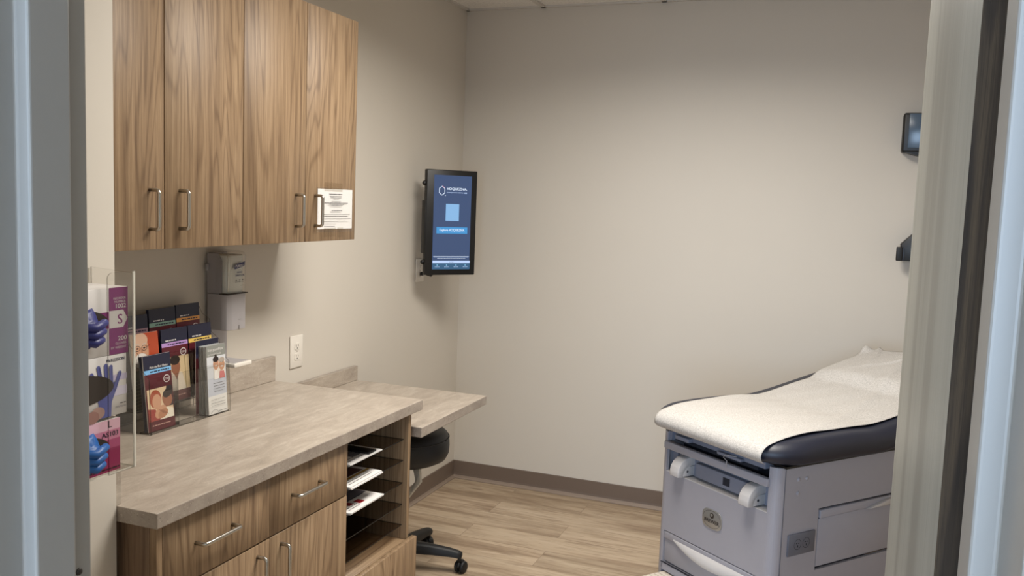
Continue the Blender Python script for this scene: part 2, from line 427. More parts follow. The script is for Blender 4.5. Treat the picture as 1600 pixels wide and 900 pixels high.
# ------------------------------------------------------------------ ceiling light
for _y, _l in ((-1.75, 'recessed rectangular ceiling light panel set in the tile grid'),):
    t_ = thing('ceiling_light', _l, 'light', (1.332, _y, H))
    x0, x1, y0, y1 = 1.037, 1.627, _y-.59, _y+.59
    b = MB()
    for a, c in (((x0, y0, H-.01), (x0+.02, y1, H)), ((x1-.02, y0, H-.01), (x1, y1, H)), ((x0+.02, y0, H-.01), (x1-.02, y0+.02, H)), ((x0+.02, y1-.02, H-.01), (x1-.02, y1, H))): b.box(a, c, 'grid')
    b.build('frame', t_); MB().box((x0+.02, y0+.02, H-.006), (x1-.02, y1-.02, H-.002), 'light_panel').build('diffuser', t_)

# ------------------------------------------------------------------ door leaf
ang = R(91.2)
dl = MB(); L = .80; T = .044; z1 = 2.02
dl.box((0, 0, .012), (T, L, z1), 'doorwood')
for f in dl.bm.faces:
    if abs(f.normal.y) > .9 or abs(f.calc_center_median().y) < 1e-4 or abs(f.calc_center_median().y-L) < 1e-4:
        f.material_index = dl.mi('dooredge')
dT = Matrix.Translation((2.0045, -3.553, 0)) @ Matrix.Rotation(R(-1.0), 4, 'Z')
dl.bm.transform(dT); door = struct(dl, 'door_1')
b = MB(); b.lathe([(0, 0), (.03, 0), (.03, .006), (.0, .008)], (-.0005, L-.07, .86), 'steel', 24, Matrix.Rotation(R(-90), 4, 'Y'))
b.tube([(-.006, L-.07, .86), (-.045, L-.07, .86), (-.055, L-.08, .86), (-.055, L-.18, .86)], .009, 'steel'); b.bm.transform(dT); b.build('door_handle', door)
for z in (.25, 1.02, 1.80):
    b = MB(); b.box((T*.15, -.0015, z-.055), (T*.95, .0, z+.055), 'steel'); b.tube([(T+.004, -.003, z-.055), (T+.004, -.003, z+.055)], .005, 'steel'); b.bm.transform(dT)
    if z != 1.02: b.build('hinge', door)

# ------------------------------------------------------------------ bar pulls
def pull(p0, p1, out, r=.0048):
    """U handle from p0 to p1 standing out along 'out'"""
    p0, p1, out = Vector(p0), Vector(p1), Vector(out); d = (p1-p0).normalized(); k = .009
    ln = out.length; o = out.normalized(); pts = [p0]
    for a in (0, 15, 30, 45, 60, 75, 90): pts.append(p0+o*(ln-k)+o*k*sin(R(a))+d*k*(1-cos(R(a))))
    for a in (90, 75, 60, 45, 30, 15, 0): pts.append(p1+o*(ln-k)+o*k*sin(R(a))-d*k*(1-cos(R(a))))
    pts.append(p1)
    b = MB(); b.tube(pts, r, 'steel', 14); return b

# ------------------------------------------------------------------ wall cabinets
UB, UT, UX = 1.349, 2.093, .310
ub = [-2.796, -2.488, -2.181, -1.876, -1.575]
def upper(i, label):
    y0, y1 = ub[i], ub[i+2]
    c = thing('wall_cabinet', label, 'cabinet', (0.002, (y0+y1)/2, UB), group=None)
    b = MB(); X = UX-.0205; g = .018
    b.box((.002, y0+.0005, UB+.002), (X, y0+g, UT), 'lwood'); b.box((.002, y1-g, UB+.002), (X, y1-.0005, UT), 'lwood')
    b.box((.002, y0+g, UB+.002), (X, y1-g, UB+g), 'lwood'); b.box((.002, y0+g, UT-g), (X, y1-g, UT), 'lwood'); b.box((.002, y0+g, UB+g), (.01, y1-g, UT-g), 'lwood')
    b.box((.012, y0+g, 1.72), (X-.02, y1-g, 1.738), 'lwood')
    b.build('body', c)
    for j, (a, e) in enumerate(((ub[i], ub[i+1]), (ub[i+1], ub[i+2]))):
        d = MB().box((UX-.019, a+.0016, UB), (UX, e-.0016, UT-.001), 'lwood', bev=.0008, seg=1).build('door', c)
        hy = (e-.0503) if j == 0 else (a+.0535)
        pull((UX, hy, 1.400), (UX, hy, 1.497), (.030, 0, 0)).build('handle', d)
    return c
upper(0, 'walnut laminate wall cabinet nearest the doorway, above the brochure rack')
upper(2, 'walnut laminate wall cabinet with the white notice on its door')
MB_f = MB().box((.002, -2.8465, UB+.001), (UX-.004, -2.7970, UT), 'lwood')
single(MB_f, 'filler_panel', 'narrow walnut filler strip closing the wall cabinets beside the wall corner', 'panel', (.15, -2.822, UB))

# notice in a sleeve taped on cabinet door 4
X = UX+.0006
n_ = thing('notice', 'white printed notice in a clear sleeve taped to the wall cabinet door', 'notice', (X, -1.70, 1.38))
MB().box((X+.0002, -1.808, 1.388), (X+.0008, -1.598, 1.520), 'paper').build('sheet', n_)
b = MB(); b.box((X+.0011, -1.812, 1.377), (X+.0014, -1.592, 1.5245), 'sleeve'); b.build('sleeve', n_)
for (a, c, d, e) in ((-1.772, -1.662, 1.512, 1.541), (-1.772, -1.70, 1.362, 1.392), (-1.69, -1.655, 1.359, 1.392)):
    MB().box((X+.0016, a, d), (X+.0018, c, e), 'tape').build('tape', n_)
A = Art((X+.0009, -1.808, 1.388), (0, 1, 0), (0, 0, 1), lift=.00002); rn = random.Random(3); dk = 'print_grey'; ink = P_(40, 38, 40)
for (u0, u1, v, h, kk) in ((.066, .145, .114, .0028, ink), (.070, .142, .108, .0014, dk), (.072, .14, .1035, .0014, dk), (.088, .122, .099, .0014, dk),
     (.078, .134, .091, .0014, dk), (.036, .176, .0855, .0022, ink), (.060, .152, .0812, .0022, ink), (.072, .142, .0768, .0022, ink), (.074, .140, .0600, .0030, dk),
     (.018, .186, .0475, .0019, ink), (.018, .170, .0400, .0019, ink), (.018, .188, .0325, .0019, ink), (.018, .108, .0250, .0019, ink), (.022, .085, .0080, .0019, ink)):
    A.greek(u0, v, u1, h, kk, rn)
A.build('print', n_)

# ------------------------------------------------------------------ base cabinets
FX = .600; CT = .7885; yb = (-2.828, -2.437, -2.068, -1.672)
bc = thing('base_cabinet', 'walnut laminate base cabinet with two drawers above two doors', 'cabinet', (.3, -2.45, 0))
b = MB(); X = FX-.0205
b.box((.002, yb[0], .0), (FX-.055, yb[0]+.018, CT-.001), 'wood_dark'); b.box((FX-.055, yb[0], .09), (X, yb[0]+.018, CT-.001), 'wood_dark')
b.box((.002, yb[1]-.009, .09), (X, yb[1]+.009, CT-.001), 'lwood'); b.box((.002, yb[2]-.018, .09), (X, yb[2]-.001, CT-.001), 'lwood')
b.box((.002, yb[0]+.018, .09), (X, yb[2]-.018, .108), 'lwood'); b.box((.002, yb[0]+.018, .108), (.01, yb[2]-.018, CT-.02), 'lwood')
b.box((.4, yb[0]+.018, CT-.02), (X, yb[2]-.018, CT-.002), 'lwood')
b.build('body', bc); MB().box((FX-.075, yb[0]+.018, 0), (FX-.058, yb[2]-.001, .0895), 'black').build('toe_kick', bc)
for i in (0, 1):
    a, e = yb[i]+(.0015 if i else .018), yb[i+1]-.0015
    MB().box((FX-.019, a, .6265), (FX, e, .783), 'lwood', bev=.0008, seg=1).build('drawer', bc)
    d = bc.children[-1]; mid = (-2.646, -2.280)[i]
    pull((FX, mid-.063, .709), (FX, mid+.063, .709), (.028, 0, 0)).build('handle', d)
    d = MB().box((FX-.019, a, .095), (FX, e, .6225), 'lwood', bev=.0008, seg=1).build('door', bc)
    hy = (e-.048) if i == 0 else (a+.046)
    pull((FX, hy, .48), (FX, hy, .592), (.028, 0, 0)).build('handle', d)
MB().box((FX-.019, yb[0]+.0, .095), (FX-.001, yb[0]+.0165, .783), 'lwood').build('stile', bc)

sh = thing('shelf_cabinet', 'open walnut cabinet with smoked acrylic literature shelves above a deep drawer', 'cabinet', (.3, -1.87, 0))
b = MB()
b.box((.002, yb[3]-.018, .0), (FX, yb[3], CT-.001), 'lwood'); b.box((.002, yb[2], .09), (FX-.012, yb[2]+.016, CT-.001), 'lwood')
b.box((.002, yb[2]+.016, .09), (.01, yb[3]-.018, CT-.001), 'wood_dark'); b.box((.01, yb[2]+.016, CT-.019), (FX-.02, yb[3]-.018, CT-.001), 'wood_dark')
b.box((.01, yb[2]+.016, .09), (FX-.06, yb[3]-.018, .108), 'lwood')
b.build('body', sh)
MB().box((.01, yb[2]+.016, .336), (FX-.002, yb[3]-.0185, .354), 'lwood_y', bev=.001, seg=1).build('bottom_shelf', sh)
MB().box((FX-.075, yb[2]+.0, 0), (FX-.058, yb[3]-.018, .0895), 'black').build('toe_kick', sh)
b = MB(); b.box((FX+.012, yb[2]+.001, .097), (FX+.031, yb[3]+.001, .366), 'lwood', bev=.0008, seg=1)
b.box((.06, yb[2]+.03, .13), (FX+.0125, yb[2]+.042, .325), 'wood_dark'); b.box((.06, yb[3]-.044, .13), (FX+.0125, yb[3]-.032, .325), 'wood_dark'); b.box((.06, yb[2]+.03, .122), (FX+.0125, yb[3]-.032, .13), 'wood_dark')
dr = b.build('drawer', sh)
pull((FX+.031, -1.93, .245), (FX+.031, -1.81, .245), (.028, 0, 0)).build('handle', dr)
ZS = [.699, .627, .550, .476, .405]
for z in ZS:
    b = MB(); b.sheet([(.03, yb[2]+.022, z-.003), (FX-.016, yb[2]+.022, z-.003), (FX-.016, yb[3]-.0195, z-.003), (.03, yb[3]-.0195, z-.003)], (0, 0, .003), 'smoke', 'black'); b.build('acrylic_shelf', sh)
b = MB(); b.sheet([(.03, yb[2]+.0175, .356), (FX-.016, yb[2]+.0175, .356), (FX-.016, yb[2]+.0175, .765), (.03, yb[2]+.0175, .765)], (0, .003, 0), 'smoke', 'black'); b.build('acrylic_side', sh)
b = MB(); b.sheet([(.026, yb[2]+.02, .356), (.026, yb[3]-.0195, .356), (.026, yb[3]-.0195, .765), (.026, yb[2]+.02, .765)], (.003, 0, 0), 'smoke', 'black'); b.build('acrylic_back', sh)
# paper stacks on the smoked shelves
def stack(z, y0, y1, xf, h, label, style):
    s = thing('leaflet_stack', label, 'papers', (.45, (y0+y1)/2, z), group=None); rn = random.Random(style)
    b = MB()
    for k in range(4):
        j = rn.uniform(-.002, .002); b.box((xf-.28, y0+j, z+.0003+h*k/4), (xf+j, y1+j, z+h*(k+1)/4-.0002), 'paper')
    b.build('sheets', s)
    A = Art((xf-.004, y0+.004, z+h), (0, 1, 0), (-1, 0, 0), lift=.0002); W = y1-y0-.008
    if style == 1:
        A.rect(W*.35, .03, W*.95, .26, P_(120, 122, 132)); 
        for k in range(9): A.greek(.012, .012+k*.014, W*.9, .003, dk, rn)
    if style == 2:
        A.rect(.0, .055, W*.9, .26, P_(96, 68, 66)); A.rect(0, .040, W, .050, P_(190, 150, 70)); A.rect(W*.1, .10, W*.6, .2, P_(60, 62, 78))
        for k in range(2): A.greek(.012, .012+k*.012, W*.8, .003, dk, rn)
    if style == 3:
        A.rect(0, .06, W, .26, P_(118, 116, 128)); A.rect(W*.45, .018, W*.60, .045, P_(150, 30, 40)); A.rect(W*.25, .032, W*.38, .056, P_(150, 40, 50)); A.rect(W*.1, .058, W*.9, .062, P_(40, 40, 60))
        for k in range(2): A.greek(.012, .012+k*.012, W*.4, .003, dk, rn)
    A.build('print', s)
stack(ZS[0], -2.035, -1.845, FX-.012, .006, 'white printed leaflets on the top smoked shelf of the open cabinet', 1)
stack(ZS[1], -2.035, -1.845, FX-.008, .009, 'cream leaflet stack with brown cover on the second smoked shelf down', 2)
stack(ZS[2]-.0, -2.035, -1.835, FX-.006, .006, 'pale leaflets with small red blocks on the third smoked shelf down', 3)
b = MB(); b.box((.42, -1.92, ZS[0]+.0066), (.585, -1.875, ZS[0]+.012), 'black', bev=.001); single(b, 'small_booklet', 'small dark booklet lying on top of the uppermost leaflet stack', 'booklet', (.5, -1.9, ZS[0]+.0066))

# ------------------------------------------------------------------ worktops
def slab(b, x0, x1, y0, y1, z0, z1, top='stone', edge='stone_edge', bev=.0025):
    x = bmesh.new(); bmesh.ops.create_cube(x, size=1)
    for v in x.verts: v.co = Vector(((x0+x1)/2+v.co.x*(x1-x0), (y0+y1)/2+v.co.y*(y1-y0), (z0+z1)/2+v.co.z*(z1-z0)))
    bmesh.ops.bevel(x, geom=list(x.edges), offset=bev, segments=2, profile=.5, affect='EDGES'); bmesh.ops.recalc_face_normals(x, faces=x.faces)
    vm = {v: b.bm.verts.new(v.co) for v in x.verts}; it, ie = b.mi(top), b.mi(edge)
    for f in x.faces:
        nf = b.bm.faces.new([vm[v] for v in f.verts]); nf.material_index = it if f.normal.z > .5 else ie; nf.smooth = False
    x.free(); return b
ct = single(slab(MB(), .001, .6176, -2.8463, -1.6227, .7885, .8235), 'countertop', 'stone look laminate countertop on the base cabinets, holding the brochure rack', 'countertop', (.3, -2.23, .7885))
slab(MB(), .0012, .0205, -2.8462, -1.6227, .8237, .914, 'stone_edge', 'stone').build('backsplash', ct)
slab(MB(), .021, .508, -2.8470, -2.8330, .8237, .914, 'stone_edge', 'stone', .001).build('side_splash', ct)
dk_ = single(slab(MB(), .001, .614, -1.620, -1.0503, .6890, .7242), 'desk_top', 'lower stone look laminate desk shelf beyond the countertop, over the black stool', 'desk', (.3, -1.33, .689))
slab(MB(), .0012, .0205, -1.620, -1.0503, .7244, .786, 'stone_edge', 'stone').build('backsplash', dk_)
b = MB(); b.prism([(.001, -1.35, .6885), (.45, -1.35, .6885), (.45, -1.35, .668), (.02, -1.35, .45), (.001, -1.35, .45)], (0, .02, 0), 'black'); b.build('bracket', dk_)

# ------------------------------------------------------------------ outlets
def duplex(y0, y1, z0, z1, label, extra=True):
    o = thing('wall_outlet', label, 'outlet', (.001, (y0+y1)/2, z0)); cy = (y0+y1)/2; zc = (z0+z1)/2
    x = MB().box((.0005, y0, z0), (.0062, y1, z1), 'outlet', bev=.0022); x.build('cover_plate', o)
    for s in (-1, 1):
        zz = zc+s*.0195
        b = MB(); pts = []
        for k in range(24):
            a = 2*pi*k/24; pts.append((.006, cy+max(-.0155, min(.0155, .0180*cos(a))), zz+max(-.0125, min(.0125, .0165*sin(a)))))
        b.prism(pts, (.0022, 0, 0), 'outlet'); r = b.build('receptacle', o)
        A = Art((.0082, cy, zz), (0, 1, 0), (0, 0, 1), .0002)
        A.rect(-.0075, -.001, -.0053, .0075, 'slot'); A.rect(.0053, .0, .0073, .007, 'slot'); A.ell(0, -.0065, .0026, .0026, 'slot', 14); A.build('slots', r)
    b = MB(); b.lathe([(0, .0012), (.0022, .001), (.003, 0)], (.0062, cy, zc), 'steel', 14, Matrix.Rotation(R(90), 4, 'Y')); b.build('screw', o)
    return o
duplex(-1.513, -1.433, .846, .969, 'white duplex wall outlet above the countertop beside the backsplash end')
duplex(-.508, -.428, 1.100, 1.211, 'white duplex wall outlet partly hidden behind the wall monitor')

# ------------------------------------------------------------------ sanitizer dispenser
d_ = thing('sanitizer_dispenser', 'grey and clear wall hand sanitizer dispenser under the wall cabinets', 'dispenser', (.001, -1.925, .935))
y0, y1, zb, zm, zt = -1.979, -1.880, 1.055, 1.172, 1.309
b = MB(); b.box((.001, -1.966, .945), (.010, -1.876, 1.303), 'purell_grey', bev=.003); b.build('back_plate', d_)
b = MB(); x = [( .010, y0+.003), (.070, y0), (.086, y0+.006), (.094, y0+.024), (.094, y1-.012), (.088, y1-.003), (.074, y1), (.010, y1)]
b.prism([(px, py, zb) for px, py in x], (0, 0, zm-zb), 'purell_grey', bev=.002); low = b.build('lower_housing', d_)
b = MB(); b.prism([(.012, y0+.001, zt-.008), (.012, y0+.001, zm+.002), (.070, y0+.0015, zm+.002), (.070, y0+.0015, zt-.03), (.055, y0+.001, zt-.006)], (0, .0015, 0), 'purell_side'); b.build('side_panel', d_)
b = MB(); b.prism([(px*.92, (py-(y0+y1)/2)*.86+(y0+y1)/2, zm+.001) for px, py in x[1:7]]+[(.012, y1-.006, zm+.001), (.012, y0+.008, zm+.001)], (0, 0, zt-zm-.012), 'refill', bev=.004); rf = b.build('refill_bag', d_)
b = MB(); P = []
for (z, s) in ((zm, 1), (zm+.004, 1.0), (zt-.014, 1.0), (zt-.004, .94), (zt, .80)):
    P.append([((px-.01)*s+.01, (py-(y0+y1)/2)*s+(y0+y1)/2, z) for px, py in x])
b.grid(P, 'acryl'); i = b.mi('acryl'); f = b.bm.faces.new([v for v in b.bm.verts][-len(x):]); f.material_index = i
b.build('clear_cover', d_)
MB().box((.0605, y0-.0006, zm-.001), (.0955, y1+.0004, zm+.0022), 'slot', bev=.001).build('seam', d_)
b = MB(); b.tube([(.089, y0+.008, zm+.01), (.092, y0+.007, zt-.02), (.086, y0+.009, zt-.01)], .0035, 'refill', 8); b.build('corner_rib', d_)
MB().box((.0105, -1.985, 1.245), (.021, -1.978, 1.268), 'purell_side', bev=.001).build('latch', d_)
A = Art((.0945, y0, zm), (0, 1, 0), (0, 0, 1), .0004); bl = P_(34, 36, 88)
A.poly([(.031, .082), (.033, .093), (.042, .0965), (.083, .104), (.082, .092), (.074, .086), (.033, .080)], bl)
A.text('PURELL', .0355, .0855, .041, .0085, 'card_white', shear=.002, bold=.0004)
A.rect(.05, .0765, .064, .0772, bl); A.text('HAND', .044, .0665, .026, .0065, bl, bold=.0005); A.text('SANITIZER', .036, .0565, .044, .0068, bl, bold=.0005)
rn = random.Random(5)
for uu in (.037, .053, .068): A.rect(uu, .043, uu+.007, .0465, dk); A.greek(uu-.002, .0375, uu+.009, .0018, dk, rn)
A.greek(.060, .026, .078, .0012, dk, rn); A.build('label_print', d_)
A = Art((.0945, y0, zb), (0, 1, 0), (0, 0, 1), .0003); A.greek(.052, .032, .068, .002, 'purell_side', rn); A.rect(.054, .0, .0565, .014, 'slot'); A.build('front_mark', low)
b = MB(); b.box((.004, -1.972, .9355), (.118, -1.884, .9505), 'outlet', bev=.004); b.box((.012, -1.966, .9508), (.11, -1.890, .9512), 'purell_grey'); b.build('drip_tray', d_)

# ------------------------------------------------------------------ glove box holder and glove boxes
hy0, hy1, hz0, hz1, hx = -3.168, -2.911, .945, 1.338, .6225
g_ = thing('glove_box_holder', 'clear acrylic three-tier glove box holder on the wall corner by the doorway', 'holder', (.511, -3.04, hz0))
b = MB(); b.sheet([(.511, hy0, hz0), (.511, hy1, hz0), (.511, hy1, hz1), (.511, hy0, hz1)], (.003, 0, 0), 'acryl', 'acryl_edge2'); b.build('back_panel', g_)
b = MB(); b.sheet([(.514, hy1-.003, hz0), (hx, hy1-.003, hz0), (hx, hy1-.003, hz1-.004), (.514, hy1-.003, hz1+.002)], (0, .003, 0), 'acryl', 'acryl_edge2'); b.build('side_panel', g_)
b = MB(); b.sheet([(.514, hy0, hz0), (hx, hy0, hz0), (hx, hy0, hz1), (.514, hy0, hz1)], (0, .003, 0), 'acryl', 'acryl_edge2'); b.build('side_panel', g_)
b = MB(); b.sheet([(.514, hy0+.003, hz0), (hx, hy0+.003, hz0), (hx, hy1-.003, hz0), (.514, hy1-.003, hz0)], (0, 0, .003), 'acryl', 'acryl_edge'); b.build('bottom_panel', g_)
for s, ye in ((1, hy1), (-1, hy0)):
    lip = .068; r = .012; yi = ye-s*lip
    pts = [(hx, ye, hz0), (hx, ye, hz1)]+[(hx, yi+s*r-s*r*sin(R(a)), hz1-r+r*cos(R(a))) for a in (0, 22, 45, 68, 90)]+[(hx, yi, hz0)]
    b = MB(); b.sheet(pts, (.003, 0, 0), 'acryl', 'acryl_edge2'); b.build('front_lip', g_)
    b = MB(); b.box((hx+.0002, ye-(.0045 if s > 0 else 0), hz0), (hx+.0034, ye+(0 if s > 0 else .0045), hz1), 'acryl_edge'); b.build('bright_edge', g_)
pu, wh = P_(124, 44, 108), 'card_white'
def glove_box(z0, z1, yr, label, art, glove):
    bx = thing('glove_box', label, 'glove box', (.56, -3.04, z0)); xf = .6155
    MB().box((.5175, -3.160, z0), (xf, yr, z1), 'card_white', bev=.0008, seg=1).build('carton', bx)
    A = Art((xf, yr, z0), (0, 1, 0), (0, 0, 1), .0003); art(A, z1-z0); A.build('print', bx)
    A = Art((xf, -3.058 if glove else -3.046, (z0+z1)/2), (0, 1, 0), (0, 0, 1), .0012); A.ell(0, 0, .088, .030, 'slot', 40); A.build('opening', bx)
    if glove:
        b = MB(); rn = random.Random(int(z0*1000)); P = []; n, k = 18, 24
        for i in range(n+1):
            a = pi*i/n; row = []
            for j in range(k+1):
                p = 2*pi*j/k; rr = 1+.22*sin(3*p+2*a)+.16*sin(7*p+9*a)+.12*sin(15*a+4*p)
                row.append((xf+.003+.020*sin(a)*cos(p)*rr, -3.038+.049*cos(a)*(1+.10*sin(5*p)+.06*sin(9*p)), (z0+z1)/2+glove[1]+.034*sin(a)*sin(p)*rr*(1+.15*cos(6*a))))
            P.append(row)
        b.grid(P, glove[0]); b.build('gloves', bx)
        b = MB(); cy = -3.004
        for q in range(3):
            b.tube([(xf+.006, cy-.05, (z0+z1)/2+glove[1]+.012*q-.012), (xf+.026, cy-.02, (z0+z1)/2+glove[1]+.014*q-.020), (xf+.020, cy+.000+.004*q, (z0+z1)/2+glove[1]-.006+.016*q-.010), (xf+.012, cy+.012, (z0+z1)/2+glove[1]+.018*q-.02)], [.008, .009, .0075, .003], glove[0], 10)
        b.build('glove_fingers', bx)
    return bx
M['glove_v'] = plain('violet_blue_nitrile', col(40, 44, 112), .45); M['glove_b'] = plain('bright_blue_nitrile', col(30, 90, 160), .45)
def art_s(A, h):
    A.rect(-.047, 0, 0, h, pu); A.rect(-.09, .052, -.047, .084, pu); A.poly([(-.047, .0515), (-.012, .0515), (-.001, .068), (-.012, .0855), (-.047, .0855)], wh)
    A.text('S', -.026, .0585, .011, .019, pu, bold=.0012)
    A.text('REORDER', -.036, .1065, .031, .0042, wh); A.text('NUMBER', -.0335, .1000, .028, .0042, wh); A.text('1002', -.0305, .0895, .025, .0085, wh, bold=.0006)
    A.text('200', -.026, .026, .022, .0085, wh, bold=.0006); A.text('GLOVES', -.032, .0185, .027, .0045, wh); A.text('BY WEIGHT', -.043, .0105, .038, .0045, wh)
def art_m(A, h):
    hb = P_(92, 98, 158); hb2 = P_(70, 76, 140); pl = P_(196, 188, 214)
    A.rect(-.040, .068, 0, .080, pl); A.rect(-.040, .038, 0, .056, P_(214, 208, 226))
    A.text('McKESSON', -.050, .1065, .044, .0062, P_(44, 48, 84), bold=.0004)
    A.poly([(-.066, .0), (-.040, .0), (-.038, .028), (-.026, .052), (-.030, .066), (-.070, .070), (-.078, .055), (-.070, .028)], hb)
    for (x0, y0_, x1, y1_, w_) in ((-.072, .062, -.086, .088, .0085), (-.062, .066, -.070, .099, .0090), (-.050, .066, -.052, .101, .0088), (-.039, .063, -.040, .097, .0085), (-.031, .052, -.018, .082, .0085)):
        A.line(x0, y0_, x1, y1_, w_, hb); A.ell(x1, y1_, w_/2, w_/2, hb, 14)
        A.line(x0+.002, y0_, x1+.002, y1_, w_*.25, hb2)
    A.ell(-.072, .012, .016, .012, P_(170, 138, 128)); A.ell(-.086, .006, .016, .012, P_(150, 112, 104))
    A.text('100% Nitrile', -.030, .0135, .026, .004, P_(60, 60, 90))
    A.greek(-.018, .021, -.004, .002, dk, random.Random(2))
def art_l(A, h):
    A.rect(-.085, 0, 0, h, P_(150, 38, 88)); A.rect(-.085, h*.45, 0, h*.62, P_(176, 72, 118)); A.rect(-.085, h*.62, 0, h*.8, P_(206, 130, 160)); A.rect(-.085, h*.8, 0, h, P_(228, 184, 200))
    A.text('L', -.030, .088, .009, .013, P_(50, 30, 50), bold=.001); A.text('AS103', -.046, .070, .040, .0095, P_(50, 30, 50), bold=.001)
    A.text('Gloves', -.088, .064, .030, .006, P_(50, 30, 50)); A.poly([(-.060, .046), (-.034, .054), (-.044, .030), (-.06, .02)], P_(212, 198, 206))
    A.greek(-.075, .005, -.003, .003, P_(60, 20, 40), random.Random(8))
glove_box(1.178, 1.308, -2.920, 'purple and white size S glove box, topmost in the acrylic holder', art_s, ('glove_v', -.012))
glove_box(1.058, 1.1775, -2.924, 'white glove box with a blue hand picture, middle in the acrylic holder', art_m, None)
glove_box(.9485, 1.052, -2.942, 'pink and white glove box marked L, lowest in the acrylic holder', art_l, ('glove_b', -.008))

# ------------------------------------------------------------------ brochure rack
CZ = .8237
r_0 = thing('brochure_rack', 'clear acrylic three-tier brochure rack standing on the stone look countertop', 'rack', (.1, -2.225, CZ))
ry0, ry1 = -2.392, -2.058; E1, E2 = 'acryl', 'acryl_edge2'
side = [(.172, CZ), (.165, .980), (.135, 1.005), (.128, 1.045), (.098, 1.065), (.090, 1.105), (.062, 1.12), (.045, 1.150), (.030, 1.150), (.030, CZ)]
for y in (ry0, ry1-.003):
    b = MB(); b.sheet([(a, y, z) for a, z in side], (0, .003, 0), E1, E2); b.build('side_panel', r_0)
tiers = [(.170, .165, CZ, .978, .130), (.124, .122, CZ+.055, 1.030, .084), (.079, .075, CZ+.108, 1.080, .038)]
for k, (xb, xt, z0, z1, xk) in enumerate(tiers):
    b = MB(); b.sheet([(xb, ry0+.003, z0), (xb, ry1-.003, z0), (xt, ry1-.003, z1), (xt, ry0+.003, z1)], (-.0028, 0, 0), E1, E2); b.build('pocket_front', r_0)
    b = MB(); b.sheet([(xk, ry0+.003, z0), (xb-.003, ry0+.003, z0), (xb-.003, ry1-.003, z0), (xk, ry1-.003, z0)], (0, 0, .0028), E1, E2); b.build('pocket_floor', r_0)
    for yy in (-2.2780, -2.1660):
        b = MB(); b.sheet([(xk+.004, yy, z0+.003), (xb-.0035, yy, z0+.003), (xt-.0035, yy, z1-.01), (xk+.004, yy, z1-.01)], (0, .0025, 0), E1, E2); b.build('divider', r_0)
b = MB(); b.sheet([(.030, ry0+.003, CZ), (.030, ry1-.003, CZ), (.030, ry1-.003, 1.150), (.030, ry0+.003, 1.150)], (.0028, 0, 0), E1, E2); b.build('back_panel', r_0)

nv, mr = P_(26, 28, 52), P_(84, 24, 34)
skin, skin2, hair = P_(196, 148, 118), P_(150, 98, 74), P_(40, 30, 28)
def leaf(y0, wd, xb, zb_, hgt, lean, label, art, th=.0022, mat='card_white', grp=None, name='brochure'):
    """a leaflet leaning back a little, its face towards +x"""
    up = Vector((-lean, 0, hgt)).normalized(); n = Vector((0, 1, 0)).cross(up)
    T = thing(name, label, 'brochure', (xb, y0+wd/2, zb_), group=grp)
    O = Vector((xb, y0, zb_)); b = MB()
    b.prism([O, O+Vector((0, wd, 0)), O+Vector((0, wd, 0))+up*hgt, O+up*hgt], -n*th, mat); b.build('pages', T)
    if art: A = Art(O, (0, 1, 0), up, .0003); art(A, wd, hgt); A.build('cover_print', T)
    return T
def logo(A, cu, cv, s=.0125):
    A.ell(cu, cv, s, s*.88, wh, 28); A.ell(cu, cv, s*.82, s*.70, mr, 28); A.text('CRH', cu-s*.58, cv-s*.25, s*1.16, s*.5, wh, bold=.0004)
def cover(stripe, textcol=nv, photo=None, title=None, sub=None):
    def f(A, w_, h_):
        A.rect(0, 0, w_, h_, mr); A.rect(0, h_-.042, w_, h_, nv); A.rect(0, h_-.052, w_, h_-.040, stripe)
        rn = random.Random(int(w_*1e4))
        if title: A.text(title, .022, h_-.0370, w_*.66, .0065, wh, shear=.001, bold=.0003)
        else: A.greek(.016, h_-.036, w_*.55, .0035, wh, rn)
        A.greek(w_*.22, h_-.0480, w_*.92, .0035, textcol, rn)
        logo(A, w_*.80, h_-.073)
        if photo: photo(A, w_, h_)
    return f
def ph_couple(A, w_, h_):
    A.rect(.004, .028, w_-.004, .118, P_(214, 190, 156)); A.poly([(.062, .060), (.078, .118), (w_-.004, .118), (w_-.004, .060)], P_(40, 34, 40))
    A.ell(.034, .088, .022, .026, P_(160, 78, 52)); A.ell(.038, .080, .017, .021, skin); A.ell(.078, .082, .019, .022, skin2, rot=.4); A.ell(.080, .098, .018, .012, hair, rot=.3)
    A.poly([(.004, .028), (.004, .064), (.030, .060), (.052, .028)], P_(150, 60, 54)); A.poly([(.045, .028), (.060, .062), (w_-.004, .052), (w_-.004, .028)], P_(226, 218, 200))
    A.ell(.050, .050, .024, .015, skin, rot=.5); A.ell(.058, .044, .020, .012, P_(176, 124, 92), rot=.3)
    for k in range(4): A.line(.042+.006*k, .058-.002*k, .060+.006*k, .044-.002*k, .0012, P_(130, 84, 62))
    A.greek(.015, .014, w_-.02, .003, P_(190, 150, 140), random.Random(1))
def ph_man(A, w_, h_):
    A.rect(0, .030, w_, .130, P_(214, 190, 150)); A.poly([(.0, .03), (.0, .075), (.035, .088), (.075, .082), (.09, .03)], P_(218, 204, 186)); A.poly([(.040, .085), (.052, .060), (.064, .085)], skin2)
    A.ell(.050, .100, .018, .024, skin2); A.ell(.048, .120, .021, .014, hair); A.rect(.088, .03, .0905, .13, P_(150, 130, 90)); A.line(.05, .03, .052, .078, .001, P_(150, 136, 120))
    A.greek(.015, .014, w_-.02, .003, P_(190, 150, 140), random.Random(1))
